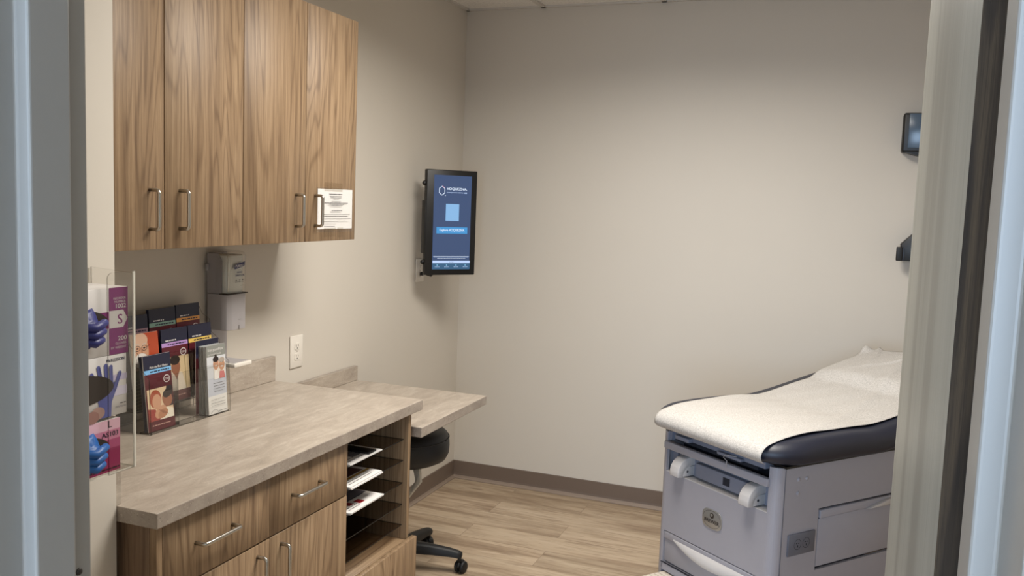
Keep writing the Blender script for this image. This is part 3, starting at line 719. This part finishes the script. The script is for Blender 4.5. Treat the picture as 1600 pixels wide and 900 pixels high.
def ph_old(A, w_, h_):
    og = P_(176, 72, 40); A.rect(0, 0, w_, h_, P_(150, 128, 108)); A.rect(w_*.30, h_*.50, w_, h_, og); A.rect(0, 0, w_, h_*.52, P_(70, 74, 56))
    for k in range(9): A.line(.004+.011*k, .002, .010+.011*k, h_*.40, .003, P_(50, 54, 42)); A.line(0, .006+.0095*k, w_, .012+.0095*k, .0016, P_(112, 112, 84))
    hx_, hy_ = w_*.34, h_*.77
    A.ell(hx_, hy_, .029, .046, skin); A.ell(hx_, hy_+.030, .027, .020, P_(206, 168, 142)); A.ell(hx_, hy_-.028, .026, .022, P_(214, 208, 200)); A.ell(hx_, hy_-.024, .013, .004, P_(120, 62, 54)); A.ell(hx_, hy_-.014, .017, .006, P_(224, 218, 210))
    for s in (-1, 1): A.ring(hx_+s*.0125, hy_+.008, .0105, .008, .0014, hair); A.ell(hx_+s*.0125, hy_+.008, .004, .0022, hair); A.line(hx_+s*.006, hy_+.019, hx_+s*.020, hy_+.020, .0022, P_(190, 180, 170))
    A.line(hx_+.002, hy_+.008, hx_+.004, hy_-.006, .0022, P_(170, 118, 92)); A.line(hx_+.022, hy_+.010, hx_+.034, hy_+.014, .0014, hair)
    for k in range(4): A.greek(w_*.60, h_*.62-.009*k, w_*.96, .003, P_(226, 160, 120), random.Random(k))
def art_say(A, w_, h_):
    gy = P_(134, 136, 130); A.rect(0, 0, w_, h_, P_(206, 208, 212)); A.rect(0, h_-.034, w_, h_, gy); A.rect(0, .05, w_, h_-.10, P_(190, 194, 204)); A.rect(0, 0, w_, .055, P_(222, 220, 216))
    A.text('Say goodbye', .006, h_-.0195, w_*.82, .0105, wh, bold=.0004); A.text('to hemorrhoids', .006, h_-.0300, w_*.70, .0062, wh)
    A.rect(w_*.34, h_*.50, w_*.94, h_-.052, P_(224, 216, 206))
    A.ell(w_*.47, h_*.72, .0125, .018, skin); A.ell(w_*.47, h_*.79, .013, .009, hair); A.ell(w_*.47, h_*.84, .005, .005, hair); A.ell(w_*.78, h_*.70, .0130, .018, skin); A.ell(w_*.78, h_*.765, .0135, .008, P_(170, 158, 146))
    A.ell(w_*.47, h_*.695, .006, .002, wh, 12); A.ell(w_*.78, h_*.672, .006, .002, wh, 12)
    for cx in (.47, .78):
        for s in (-1, 1): A.ell(w_*cx+s*.0045, h_*.735, .0016, .001, hair, 8)
    A.poly([(w_*.34, h_*.50), (w_*.36, h_*.62), (w_*.5, h_*.63), (w_*.62, h_*.50)], P_(232, 228, 224)); A.poly([(w_*.62, h_*.50), (w_*.66, h_*.61), (w_*.88, h_*.60), (w_*.94, h_*.50)], P_(198, 120, 118))
    rn = random.Random(9)
    for k in range(4): A.greek(w_*.30, h_*.44-.008*k, w_*.88, .0014, dk, rn)
    A.text('Find Hope and Answers', w_*.12, h_*.20, w_*.72, .004, dk)
    for k in range(2): A.greek(w_*.12, h_*.16-.008*k, w_*.85, .0013, dk, rn)
    A.ring(w_*.25, h_*.01, .016, .012, .001, dk, a0=0, a1=pi); A.greek(w_*.45, h_*.03, w_*.9, .0016, dk, rn)
def fan(n, y0, wd, xb, zb_, hgt, lean, label_front, label_back, art, matb, grp, step=.0042, th=.0030):
    proto = leaf(y0, wd, xb, zb_, hgt, lean, label_front, art, th)
    back = None
    for k in range(1, n):
        if back is None:
            back = leaf(y0-.0012, wd, xb-step, zb_, hgt-.002, lean, label_back, None, th, matb, grp); q = back
        else:
            q = back.copy(); COL.objects.link(q); ROOTM[q.name] = q.matrix_world.copy()
            q.location = (xb-step*k+wd*0, y0+wd/2-.0012*(k % 3), zb_)
            for ch in back.children:
                c2 = ch.copy(); c2.parent = q; COL.objects.link(c2)
            q['label'] = label_back; q['group'] = grp
Z1, Z2, Z3 = CZ+.0032, CZ+.0585, CZ+.1115
fan(4, -2.3835, .1035, .157, Z1, .212, .022, 'maroon and navy leaflet reading Make the Best Choice in the front row', 'maroon leaflet packed behind the Make the Best Choice leaflet', cover(P_(120, 176, 222), nv, ph_couple, 'Make the Best Choice'), nv, 'spare leaflets behind the front-left brochure')
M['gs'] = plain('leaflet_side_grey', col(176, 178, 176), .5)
fan(10, -2.150, .084, .166, Z1, .209, .012, 'grey and white leaflet reading Say goodbye at the right of the front row', 'white leaflet packed behind the Say goodbye leaflet', art_say, 'gs', 'spare leaflets behind the front-right brochure', .0038, .0022)
leaf(-2.163, .100, .1285, Z1, .224, .002, 'dark navy leaflet standing directly behind the grey Say goodbye pack', cover(P_(60, 60, 90)), th=.0018)
leaf(-2.387, .1035, .114, Z2, .214, .020, 'orange leaflet with a bearded old man in glasses, middle row', ph_old, .006)
leaf(-2.274, .1065, .113, Z2, .214, .016, 'maroon leaflet with a lilac stripe, centre of the middle row', cover(P_(176, 140, 196), nv, ph_man), .006, nv)
leaf(-2.163, .1000, .113, Z2, .214, .016, 'maroon leaflet with a yellow stripe, right of the middle row', cover(P_(224, 190, 96), nv), .006, nv)
leaf(-2.384, .102, .067, Z3, .206, .012, 'dark leaflet at the left end of the back row', cover(P_(150, 120, 130)), .006, nv)
leaf(-2.275, .106, .066, Z3, .216, .012, 'dark leaflet with a pale green stripe, centre of the back row', cover(P_(132, 164, 150)), .010, nv)
leaf(-2.163, .100, .064, Z3, .219, .012, 'dark leaflet with an orange stripe, right of the back row', cover(P_(206, 142, 70)), .006, nv)

# ------------------------------------------------------------------ wall monitor
Lp = (.10, -.608); rz = math.atan2(.7672, .6414)
mon = thing('wall_monitor', 'black framed portrait screen on a swivel mount near the room corner', 'monitor', (Lp[0], Lp[1], 1.147), rz)
W, Hh = .258, .4885
def ml(b, name, par): return b.build(name, par, 'local')
b = MB(); b.box((0, 0, 0), (W, .030, Hh), 'black', bev=.004); ml(b, 'housing', mon)
b = MB(); b.box((-.004, .006, .10), (.04, .046, .345), 'black', bev=.004); ml(b, 'back_module', mon)
for z in (.425, .060): 
    b = MB(); b.lathe([(0, -.008), (.010, -.007), (.012, 0), (.010, .007), (0, .008)], (-.003, .018, z), 'black', 16, Matrix.Rotation(R(90), 4, 'X')); ml(b, 'knob', mon)
b = MB(); b.lathe([(0, -.006), (.006, -.006), (.007, 0), (.006, .004), (0, .004)], (.036, .012, -.002), 'black', 14); ml(b, 'knob', mon)
b = MB(); b.box((.036, -.0012, .027), (.228, .004, .464), 'scr_bg'); scr = ml(b, 'screen', mon)
A = Art((0, -.0014, 0), (1, 0, 0), (0, 0, 1), .0002); sw = 'scr_white'
z0 = 1.147
A.ring(.0765, .3925, .0175, .0225, .0032, sw, 6, R(90), R(90)+2*pi); A.line(.0770, .4142, .0905, .4055, .0022, 'scr_pink'); A.line(.0640, .4060, .0765, .4142, .0016, 'scr_teal'); A.ell(.094, .370, .0016, .0016, sw, 10)
A.text('VOQUEZNA.', .100, .3945, .104, .0135, sw, bold=.0008); A.text('(vonoprazan) tablets', .1005, .381, .085, .0085, 'scr_pale'); A.rect(.190, .382, .1935, .388, 'scr_pale'); A.rect(.196, .382, .2035, .388, 'scr_pale')
A.rect(.098, .254, .166, .332, 'scr_qr')
A.rect(.053, .194, .212, .2245, 'scr_btn'); A.text('Explore VOQUEZNA', .069, .202, .127, .0145, sw, bold=.0006)
rn = random.Random(4); A.rect(.040, .0875, .224, .0886, sw); A.greek(.042, .083, .222, .0016, 'scr_pale', rn); A.greek(.060, .077, .205, .0018, sw, rn)
A.rect(.036, .056, .228, .068, 'scr_pale'); A.greek(.120, .061, .145, .0014, 'scr_nav', rn); A.rect(.036, .027, .228, .056, 'scr_nav')
for k in range(4):
    cx = .060+.048*k; A.ell(cx, .047, .0035, .0035, 'scr_teal', 12); A.greek(cx-.012, .038, cx+.012, .002, 'scr_pale', rn)
ml(A.mb, 'screen_display', scr)
b = MB(); mtx = ROOTM[mon.name]; 
b.box((.0008, -.40, 1.30), (.008, -.31, 1.47), 'black', bev=.003)
b.tube([(.006, -.355, 1.385), (.08, -.36, 1.385), (.1500, -.480, 1.385)], .012, 'black', 10)
b.build('mount_arm', mon)
b = MB(); b.tube([(.009, -.468, 1.139), (.03, -.466, 1.139), (.05, -.47, 1.133), (.08, -.49, 1.138), (.13, -.52, 1.17)], .003, 'black', 8); b.tube([(.009, -.468, 1.139), (.022, -.468, 1.139)], .009, 'black', 12); b.build('power_cord', mon)

# ------------------------------------------------------------------ instruments on the back wall beside the door
i1 = thing('wall_display', 'black framed wall device with blue grey face, upper one beside the door edge', 'device', (2.18, -.001, 1.78))
b = MB(); b.box((2.105, -.085, 1.772), (2.30, -.001, 1.941), 'black', bev=.010, seg=3); b.build('housing', i1)
b = MB(); b.box((2.128, -.0885, 1.792), (2.285, -.083, 1.937), 'bluegrey', bev=.002); b.build('face', i1)
b = MB(); b.prism([(2.110, -.084, 1.776), (2.30, -.084, 1.776), (2.30, -.084, 1.752), (2.17, -.084, 1.760)], (0, .07, 0), 'black'); b.build('lower_lip', i1)
i2 = thing('wall_holder', 'black wedge shaped wall bracket, lower one beside the door edge', 'bracket', (2.18, -.001, 1.304))
b = MB(); b.prism([(2.140, -.075, 1.306), (2.30, -.075, 1.306), (2.30, -.075, 1.455), (2.200, -.075, 1.445), (2.172, -.075, 1.418), (2.133, -.075, 1.378)], (0, .074, 0), 'black', bev=.003); b.build('body', i2)
b = MB(); b.box((2.117, -.095, 1.306), (2.142, -.060, 1.366), 'blackm', bev=.003); b.box((2.144, -.080, 1.308), (2.147, -.0745, 1.362), 'plate_gr'); b.build('cradle_arm', i2)

# ------------------------------------------------------------------ stool
SX, SY = .315, -1.185
st = thing('rolling_stool', 'black padded rolling stool tucked under the desk shelf', 'stool', (SX, SY, 0))
rr, z0, z1 = .186, .458, .585
prof = [(0, z0), (rr*.80, z0), (rr*.93, z0+.012), (rr*.99, z0+.035), (rr, z0+.06), (rr*.995, z1-.045), (rr*.955, z1-.018), (rr*.86, z1-.004), (rr*.6, z1+.002), (0, z1)]
b = MB(); b.lathe(prof, (SX, SY, 0), 'black_vinyl', 56); seat = b.build('seat', st)
b = MB(); b.tube([(SX+(rr*.985)*cos(2*pi*k/60), SY+(rr*.985)*sin(2*pi*k/60), z1-.030) for k in range(61)], .0022, 'black_vinyl', 6); b.build('piping', seat)
b = MB(); b.lathe([(0, .08), (.034, .08), (.034, .12), (.027, .13), (.027, .30), (.0155, .305), (.0155, .452), (0, .452)], (SX, SY, 0), 'blackm', 24); b.box((SX-.07, SY-.07, .440), (SX+.07, SY+.07, .4575), 'blackm', bev=.004); b.build('column', st)
b = MB(); b.prism([(SX+.075, SY-.060, .455), (SX+.110, SY-.070, .452), (SX+.118, SY-.075, .40), (SX+.098, SY-.14, .352), (SX+.070, SY-.175, .350), (SX+.066, SY-.165, .362), (SX+.088, SY-.13, .368), (SX+.098, SY-.078, .405)], (.004, .010, 0), 'acryl_edge', bev=.0012)
b.build('height_lever', st)
b = MB(); b.lathe([(0, .07), (.045, .07), (.052, .085), (.050, .115), (.036, .125), (0, .125)], (SX, SY, 0), 'blackm', 28); base = b.build('hub', st)
for k in range(5):
    a = R(16+72*k); d = Vector((cos(a), sin(a), 0)); n = Vector((-sin(a), cos(a), 0)); C0 = Vector((SX, SY, 0)); Rr = .242
    b = MB(); P = []
    for s, (wd, zt, zl) in ((.035, (.024, .122, .078)), (.12, (.020, .116, .076)), (.20, (.0175, .104, .072)), (.235, (.0165, .096, .068)), (.252, (.013, .088, .070))):
        c = C0+d*s; P.append([c+n*q+Vector((0, 0, z)) for q, z in ((-wd, zl), (-wd, zt-.010), (-wd*.6, zt-.002), (0, zt), (wd*.6, zt-.002), (wd, zt-.010), (wd, zl), (-wd, zl))])
    b.grid(P, 'blackm'); bmv = b.bm; i = b.mi('blackm'); bmv.verts.ensure_lookup_table()
    f = bmv.faces.new(bmv.verts[-8:-1]); f.material_index = i
    leg = b.build('leg', st)
    c = C0+d*Rr; w2 = Vector((cos(a+R(65)), sin(a+R(65)), 0)); off = w2*.004
    b = MB(); b.tube([c+Vector((0, 0, .046)), c+Vector((0, 0, .08))], .008, 'blackm', 10)
    ax = Vector((-w2.y, w2.x, 0))
    cb = c+w2*.012
    hood = [(cb+w2*.021*cos(R(t_a))+Vector((0, 0, .0265+.0215*sin(R(t_a))))) for t_a in range(10, 181, 17)]
    b.tube([hood[0]]+hood[1:], .0075, 'blackm', 8); b.build('caster_hood', leg)
    b = MB()
    for s in (-1, 1):
        m_ = Vector((0, 0, 1)).rotation_difference(ax).to_matrix().to_4x4()
        b.lathe([(0, -.008), (.020, -.008), (.0245, -.004), (.0245, .004), (.020, .008), (0, .008)], cb+ax*s*.0125+Vector((0, 0, .0248)), 'blackm', 26, m_)
    b.build('caster_wheel', leg)

# ------------------------------------------------------------------ exam table (local frame: x along the front, y towards the head, origin at floor)
TB = (1.791, -1.445, 0); TR = R(-38)
tb = thing('exam_table', 'grey exam table with navy pad and white paper, set at an angle', 'exam table', TB, TR)
def T(b, name, par=tb): return b.build(name, par, 'local')
XL, XRt, YB, RR, ZT = -.585, -.030, 1.18, .035, .700
def arc(cx, cy, a0, a1, r, n=8): return [(cx+r*cos(R(a0+(a1-a0)*k/n)), cy+r*sin(R(a0+(a1-a0)*k/n))) for k in range(n+1)]
# shell: side walls with rounded front posts (C-shaped in plan)
th = .012
left = arc(XL+RR, RR, 180, 270, RR)+[(-.551, 0), (-.551, .020)]+arc(XL+RR, RR, 270, 180, RR-th)[:]+[(XL+th, YB), (XL, YB)]
left = arc(XL+RR, RR, 180, 270, RR)+[(XL+RR, th)]+arc(XL+RR, RR, 270, 180, RR-th)+[(XL+th, YB), (XL, YB)]
def tall(pl, z0, z1, mat, b=None):
    b = b or MB(); b.prism([(x, y, z0) for x, y in pl], (0, 0, z1-z0), mat); return b
b = tall(left, .03, .688, 'tbl')
for f in b.bm.faces: f.smooth = False
T(b, 'side_panel')
right = arc(XRt-RR, RR, 270, 360, RR)+[(XRt, YB), (XRt-th, YB)]+arc(XRt-RR, RR, 360, 270, RR-th)
# right side has a drawer opening t .205-.75, z .33-.534 : build the panel in pieces
b = MB(); post = arc(XRt-RR, RR, 270, 360, RR)+[(XRt, .203), (XRt-th, .203)]+arc(XRt-RR, RR, 360, 270, RR-th)
tall(post, .03, ZT-.006, 'tbl', b)
b.box((XRt-th, .203, .537), (XRt, YB, ZT-.006), 'tbl'); b.box((XRt-th, .203, .03), (XRt, YB, .327), 'tbl'); b.box((XRt-th, .80, .327), (XRt, YB, .537), 'tbl')
T(b, 'side_panel')
b = MB(); b.box((XRt-.0004, RR-.001, .03), (XRt+.0012, RR+.0015, ZT-.006), 'plate_gr'); T(b, 'panel_seam')
# side drawer
b = MB(); b.box((XRt-.014, .210, .336), (XRt-.003, .790, .500), 'tbl', bev=.0015); b.box((XRt-.012, .210, .503), (XRt+.004, .790, .530), 'tbl', bev=.002); b.box((XRt-.0165, .2035, .3275), (XRt-.0148, .7995, .5365), 'tbl_in'); sd = T(b, 'side_drawer')
b = MB(); b.prism([(XRt-.002, .44, .503), (XRt-.002, .56, .503), (XRt-.002, .56, .525)], (.018, 0, 0), 'tbl_lt', bev=.002); T(b, 'handle', sd)
for (t_, z) in ((.098, .648), (.136, .648), (.098, .603)):
    b = MB(); b.lathe([(0, .004), (.0045, .0035), (.0068, .0015), (.0072, 0)], (XRt, t_, z), 'tbl', 18, Matrix.Rotation(R(90), 4, 'Y')); T(b, 'screw_cap')
b = MB(); b.box((XRt, .063, .398), (XRt+.006, .188, .470), 'plate_gr', bev=.0018); so = T(b, 'side_outlet')
A = Art((XRt+.0062, .1255, .434), (0, 1, 0), (0, 0, 1), .0002)
for s in (-1, 1):
    A.ring(s*.020, 0, .0165, .0175, .0014, 'tbl_in', 24); A.rect(s*.020-.0075, .002, s*.020-.002, .005, 'tbl_in'); A.rect(s*.020+.002, .002, s*.020+.0075, .005, 'tbl_in'); A.rect(s*.020-.001, -.010, s*.020+.003, -.003, 'tbl_in')
T(A.mb, 'receptacles', so)
b = MB(); b.lathe([(0, .0022), (.032, .002), (.034, 0)], (XRt, .63, .235), 'tbl_in', 32, Matrix.Rotation(R(90), 4, 'Y')); T(b, 'side_port')
# front panel pieces
fx0, fx1 = XL+RR-.0005, XRt-RR+.0005
b = MB(); b.box((fx0, 0, .321), (fx1, .014, .541), 'tbl'); b.box((fx0, .0, .176), (-.545, .014, .321), 'tbl'); b.box((-.082, 0, .176), (fx1, .014, .321), 'tbl'); b.box((fx0, 0, .170), (fx1, .014, .2), 'tbl')
b.box((fx0, .001, .535), (fx1, .05, .5435), 'tbl_lt')
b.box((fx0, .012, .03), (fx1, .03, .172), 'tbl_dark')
T(b, 'front_panel')
b = MB(); b.box((XL+th+.001, .10, .36), (XRt-th-.001, .11, .69), 'tbl_in'); b.box((XL+th+.001, .012, .53), (XRt-th-.001, .10, .534), 'tbl_in'); T(b, 'inner_wall')
b = MB(); b.box((-.556, -.012, .628), (-.061, .010, .6545), 'tbl', bev=.003); T(b, 'front_rail')
b = MB(); b.box((-.549, .018, .672), (-.10, .06, .700), 'tbl_dark', bev=.002); b.box((-.552, .006, .660), (-.535, .03, .690), 'tbl_dark'); b.box((-.548, .03, .655), (-.14, .05, .668), 'tbl_in'); b.box((-.51, -.002, .672), (-.44, .02, .686), 'tbl_dark', bev=.001); b.box((-.30, .0, .672), (-.19, .02, .6815), 'tbl_dark', bev=.001); T(b, 'pad_frame')
b = MB(); b.box((-.550, .030, .547), (-.525, .045, .625), 'tbl_dark'); b.box((-.535, .042, .545), (-.085, .055, .63), 'tbl_dark', bev=.002); b.box((-.420, .020, .553), (-.135, .043, .604), 'tbl_dark', bev=.003); T(b, 'stirrup_crossbar')
b = MB(); b.box((-.2835, .0188, .566), (-.252, .0205, .593), 'tbl_in'); T(b, 'latch_hole')
for sx in (-.492, -.157):
    pr = [(.048, .617), (.020, .6165), (-.002, .612), (-.020, .600), (-.032, .583), (-.036, .566), (-.036, .548), (-.012, .546), (-.010, .562), (-.002, .574), (.012, .582), (.048, .586)]
    b = MB(); b.prism([(sx, y, z) for y, z in pr], (.045, 0, 0), 'tbl_lt', bev=.0025)
    b.box((sx+.006, -.012, .548), (sx+.044, .045, .583), 'tbl_lt', bev=.002); st_ = T(b, 'stirrup_cover')
    b = MB(); b.lathe([(0, .001), (.004, .001), (.0045, 0)], (sx+.0455, .008, .566), 'tbl_in', 12, Matrix.Rotation(R(90), 4, 'Y')); T(b, 'pivot_hole', st_)
# badge
b = MB(); pts = []
for k in range(40):
    a = 2*pi*k/40; ca, sa = cos(a), sin(a)
    pts.append((-.302+.047*math.copysign(abs(ca)**.62, ca), -.0005, .441+.034*math.copysign(abs(sa)**.62, sa)))
b.prism(pts, (0, -.003, 0), 'badge', bev=.001); bd = T(b, 'badge')
A = Art((-.302, -.0037, .441), (1, 0, 0), (0, 0, 1), .0002); A.ring(0, 0, .043, .0305, .0012, 'print_grey', 36); A.ell(0, .013, .0098, .0098, 'slot'); A.ell(-.0015, .014, .0055, .0055, 'badge', 16); A.rect(-.001, .008, .006, .0125, 'slot')
A.text('BREWER', -.035, -.0135, .070, .0125, 'slot', bold=.0012); T(A.mb, 'lettering', bd)
# front drawers
b = MB(); b.box((-.541, .004, .2065), (-.086, .018, .317), 'tbl', bev=.0015); b.box((-.541, -.0012, .292), (-.086, .01, .3175), 'tbl', bev=.0015); fd = T(b, 'front_drawer')
b = MB(); N = 20; P = [[], [], []]
for k in range(N+1):
    s = k/N; x = -.490+.395*s; dz = .034*sin(pi*s)**.8; out = .022*sin(pi*s)
    P[0].append((x, -.001, .3025)); P[1].append((x, -.002-out, .2985-dz*.35)); P[2].append((x, -.002-out*.7, .2985-dz))
b.grid(P, 'tbl_lt'); b.grid([P[2], [(x, .003, z) for x, y, z in P[2]]], 'tbl_lt'); T(b, 'handle', fd)
b = MB(); b.box((-.553, -.0012, .197), (-.075, .004, .2), 'tbl_in') ; b.box((-.5445, .0185, .2), (-.0825, .021, .3205), 'tbl_in'); T(b, 'drawer_gap')
# step
b = MB(); b.box((-.541, -.30, .125), (-.09, .012, .1645), 'step', bev=.004); 
for k in range(14): b.box((-.533, -.292+.0205*k, .1645), (-.098, -.292+.0205*k+.012, .1668), 'step')
T(b, 'pull_out_step')
b = MB(); b.box((-.53, .02, .0), (-.085, YB-.05, .032), 'tbl_in'); T(b, 'plinth')
# pad
PX0, PX1, PY0, PY1, PZ = -.636, .022, -.062, 1.16, .702
def front(y): return max(0, 1-max(0, y-PY0)/.26)**2
def hth(y): return .041-.0135*front(y)      # half thickness: the pad thins towards its front edge
def cen(y): return PZ+.041-.0065*front(y)-.005*math.exp(-((y-.44)/.08)**2)
PT, PR_, CR = .082, .040, .15
def rise(t):
    if t < .42: return 0
    if t < .62: return .17*(t-.42)**2/.4
    return .017+.17*(t-.62)
def lin(a, b_, n): return [a+(b_-a)*k/n for k in range(n+1)]
def padmap(x, y):
    mx0, mx1, my0, my1 = PX0+CR, PX1-CR, PY0+CR, PY1-CR
    dx = x-mx1 if x > mx1 else (x-mx0 if x < mx0 else 0); dy = y-my1 if y > my1 else (y-my0 if y < my0 else 0)
    if dx and dy:
        m_ = max(abs(dx), abs(dy)); h = math.hypot(dx, dy); k = m_/h
        return (x-dx+dx*k, y-dy+dy*k, CR-m_)
    return (x, y, min(x-PX0, PX1-x, y-PY0, PY1-y))
def roundz(d, r=PR_): 
    return 1.0 if d >= r else math.sqrt(max(0, 1-(1-d/r)**2))
es = [0, .0006, .0025, .006, .011, .017, .024, .032, .040]
xs = [PX0+e for e in es]+lin(PX0+.055, PX1-.055, 22)+[PX1-e for e in reversed(es)]
ys = [PY0+e for e in es]+lin(PY0+.055, PY1-.055, 44)+[PY1-e for e in reversed(es)]
def crown(x, y): return .006*(1-((x-(PX0+PX1)/2)/.33)**2)
def ptop(x, y):
    X_, Y_, d = padmap(x, y); return Vector((X_, Y_, cen(Y_)+hth(Y_)*roundz(d)+rise(Y_)+crown(X_, Y_)*roundz(d)))
b = MB(); P = [[ptop(x, y) for x in xs] for y in ys]; b.grid(P, 'navy')
P = [[(lambda q: Vector((q[0], q[1], cen(q[1])-hth(q[1])*roundz(q[2])+rise(q[1]))))(padmap(x, y)) for x in reversed(xs)] for y in ys]; b.grid(P, 'navy')
bmesh.ops.remove_doubles(b.bm, verts=b.bm.verts, dist=.0002)
T(b, 'pad')
b = MB(); b.box((-.60, .02, .6955), (-.015, 1.1, .7025), 'black'); T(b, 'pad_board')
b = MB(); b.prism([(-.56, .45, .703), (-.56, 1.12, .703), (-.56, 1.12, .79), (-.56, .5, .70)], (.5, 0, 0), 'tbl_in'); T(b, 'backrest_support')
b = MB(); b.tube([(-.232, -.02, .668), (-.245, -.024, .678), (-.232, -.028, .690), (-.19, -.02, .6935)], .0010, 'tbl_lt', 6); b.tube([(-.232, -.02, .668), (-.238, -.016, .645)], .0010, 'tbl_lt', 6); T(b, 'wire')

# pillow under the paper
b = MB(); P = []; pc = (-.30, .93); n = 14
def pil(u, v):
    return .030*(max(0, 1-abs(u)**2.6)**.5)*(max(0, 1-abs(v)**2.6)**.5)
ptopz = lambda x, y: cen(y)+hth(y)+rise(y)+crown(x, y)
for j in range(n+1):
    v = -1+2*j/n; P.append([Vector((pc[0]+.235*u, pc[1]+.155*v, ptopz(pc[0]+.235*u, pc[1]+.155*v)+.001+pil(u, v))) for u in [-1+2*i/n for i in range(n+1)]])
b.grid(P, 'crepe'); P2 = [[Vector((q.x, q.y, ptopz(q.x, q.y)+.0008)) for q in row] for row in P]; b.grid([r[::-1] for r in P2], 'crepe')
pw = b.build('pillow'); me = pw.data; pw.location = TB; pw.rotation_euler = (0, 0, TR); tag(pw, 'white pillow making the bulge under the paper at the head of the exam table', 'pillow')
# examination paper
WX0, WX1 = -.556, -.046
def paper_pt(x, w_):
    # w_: arc length along y; negative part wraps down over the front roll
    yc = PY0+PR_
    if w_ < 0:
        y0_ = yc-PR_*sin(min(pi*.5, -w_/.034)); r = hth(y0_)+.0015
        a = min(pi*.86, -w_/.034); y = yc-(PR_+.0018)*sin(a); z = cen(y0_)+r*cos(a); base = Vector((x, y, z+crown(x, 0)*max(0, cos(a))))
        return base
    y = yc+w_; q = Vector((x, y, ptopz(x, y)+.0045*min(1, w_/.06)+.0018))
    u, v = (x-pc[0])/.245, (y-pc[1])/.20
    k_ = max(0, min(1, (y-.735)/.075)); k_ = k_*k_*(3-2*k_); q.z += k_*(.034+.05*(y-.8))*math.exp(-abs(u)**4*.45)
    k = min(1, w_/.2); s = (x-WX0)/(WX1-WX0)
    q.z += k*(.0016*sin(31*x+9*y)*sin(7*y+3)+.0012*sin(53*x-21*y)+.0012)
    q.z += .008*k*math.exp(-((x-(-.10-.30*(y-.3)))/.022)**2)*min(1, max(0, (y-.15)/.4))
    if y > .85: q.z += .016*math.exp(-((x-(-.36+.9*(y-.95)))/.014)**2)*(y-.85)/.2+.012*math.exp(-((x-(-.50+.5*(1.1-y)))/.012)**2)*(y-.85)/.2-.010*math.exp(-((x-(-.24-.4*(y-.95)))/.016)**2)*(y-.85)/.2
    
    # lifted far corner
    cdist = math.hypot(x-WX0, (y-1.075)); q.z += .030*math.exp(-(cdist/.028)**2)
    return q
b = MB(); nx, ny = 60, 150; wmin, wmax = -.112, 1.095-(PY0+PR_)
P = [[paper_pt(WX0+(WX1-WX0)*i/nx, wmin+(wmax-wmin)*j/ny) for i in range(nx+1)] for j in range(ny+1)]
b.grid(P, 'crepe')
last = P[-1]; b.grid([last, [Vector((q.x, q.y+.012, q.z-.012)) for q in last], [Vector((q.x, q.y+.018, q.z-.05)) for q in last]], 'crepe')
pp = b.build('paper_sheet'); pp.location = TB; pp.rotation_euler = (0, 0, TR); tag(pp, 'white crinkled examination paper draped over the navy exam table pad', 'paper')
sm = pp.modifiers.new('thickness', 'SOLIDIFY'); sm.thickness = .0006; sm.offset = 1
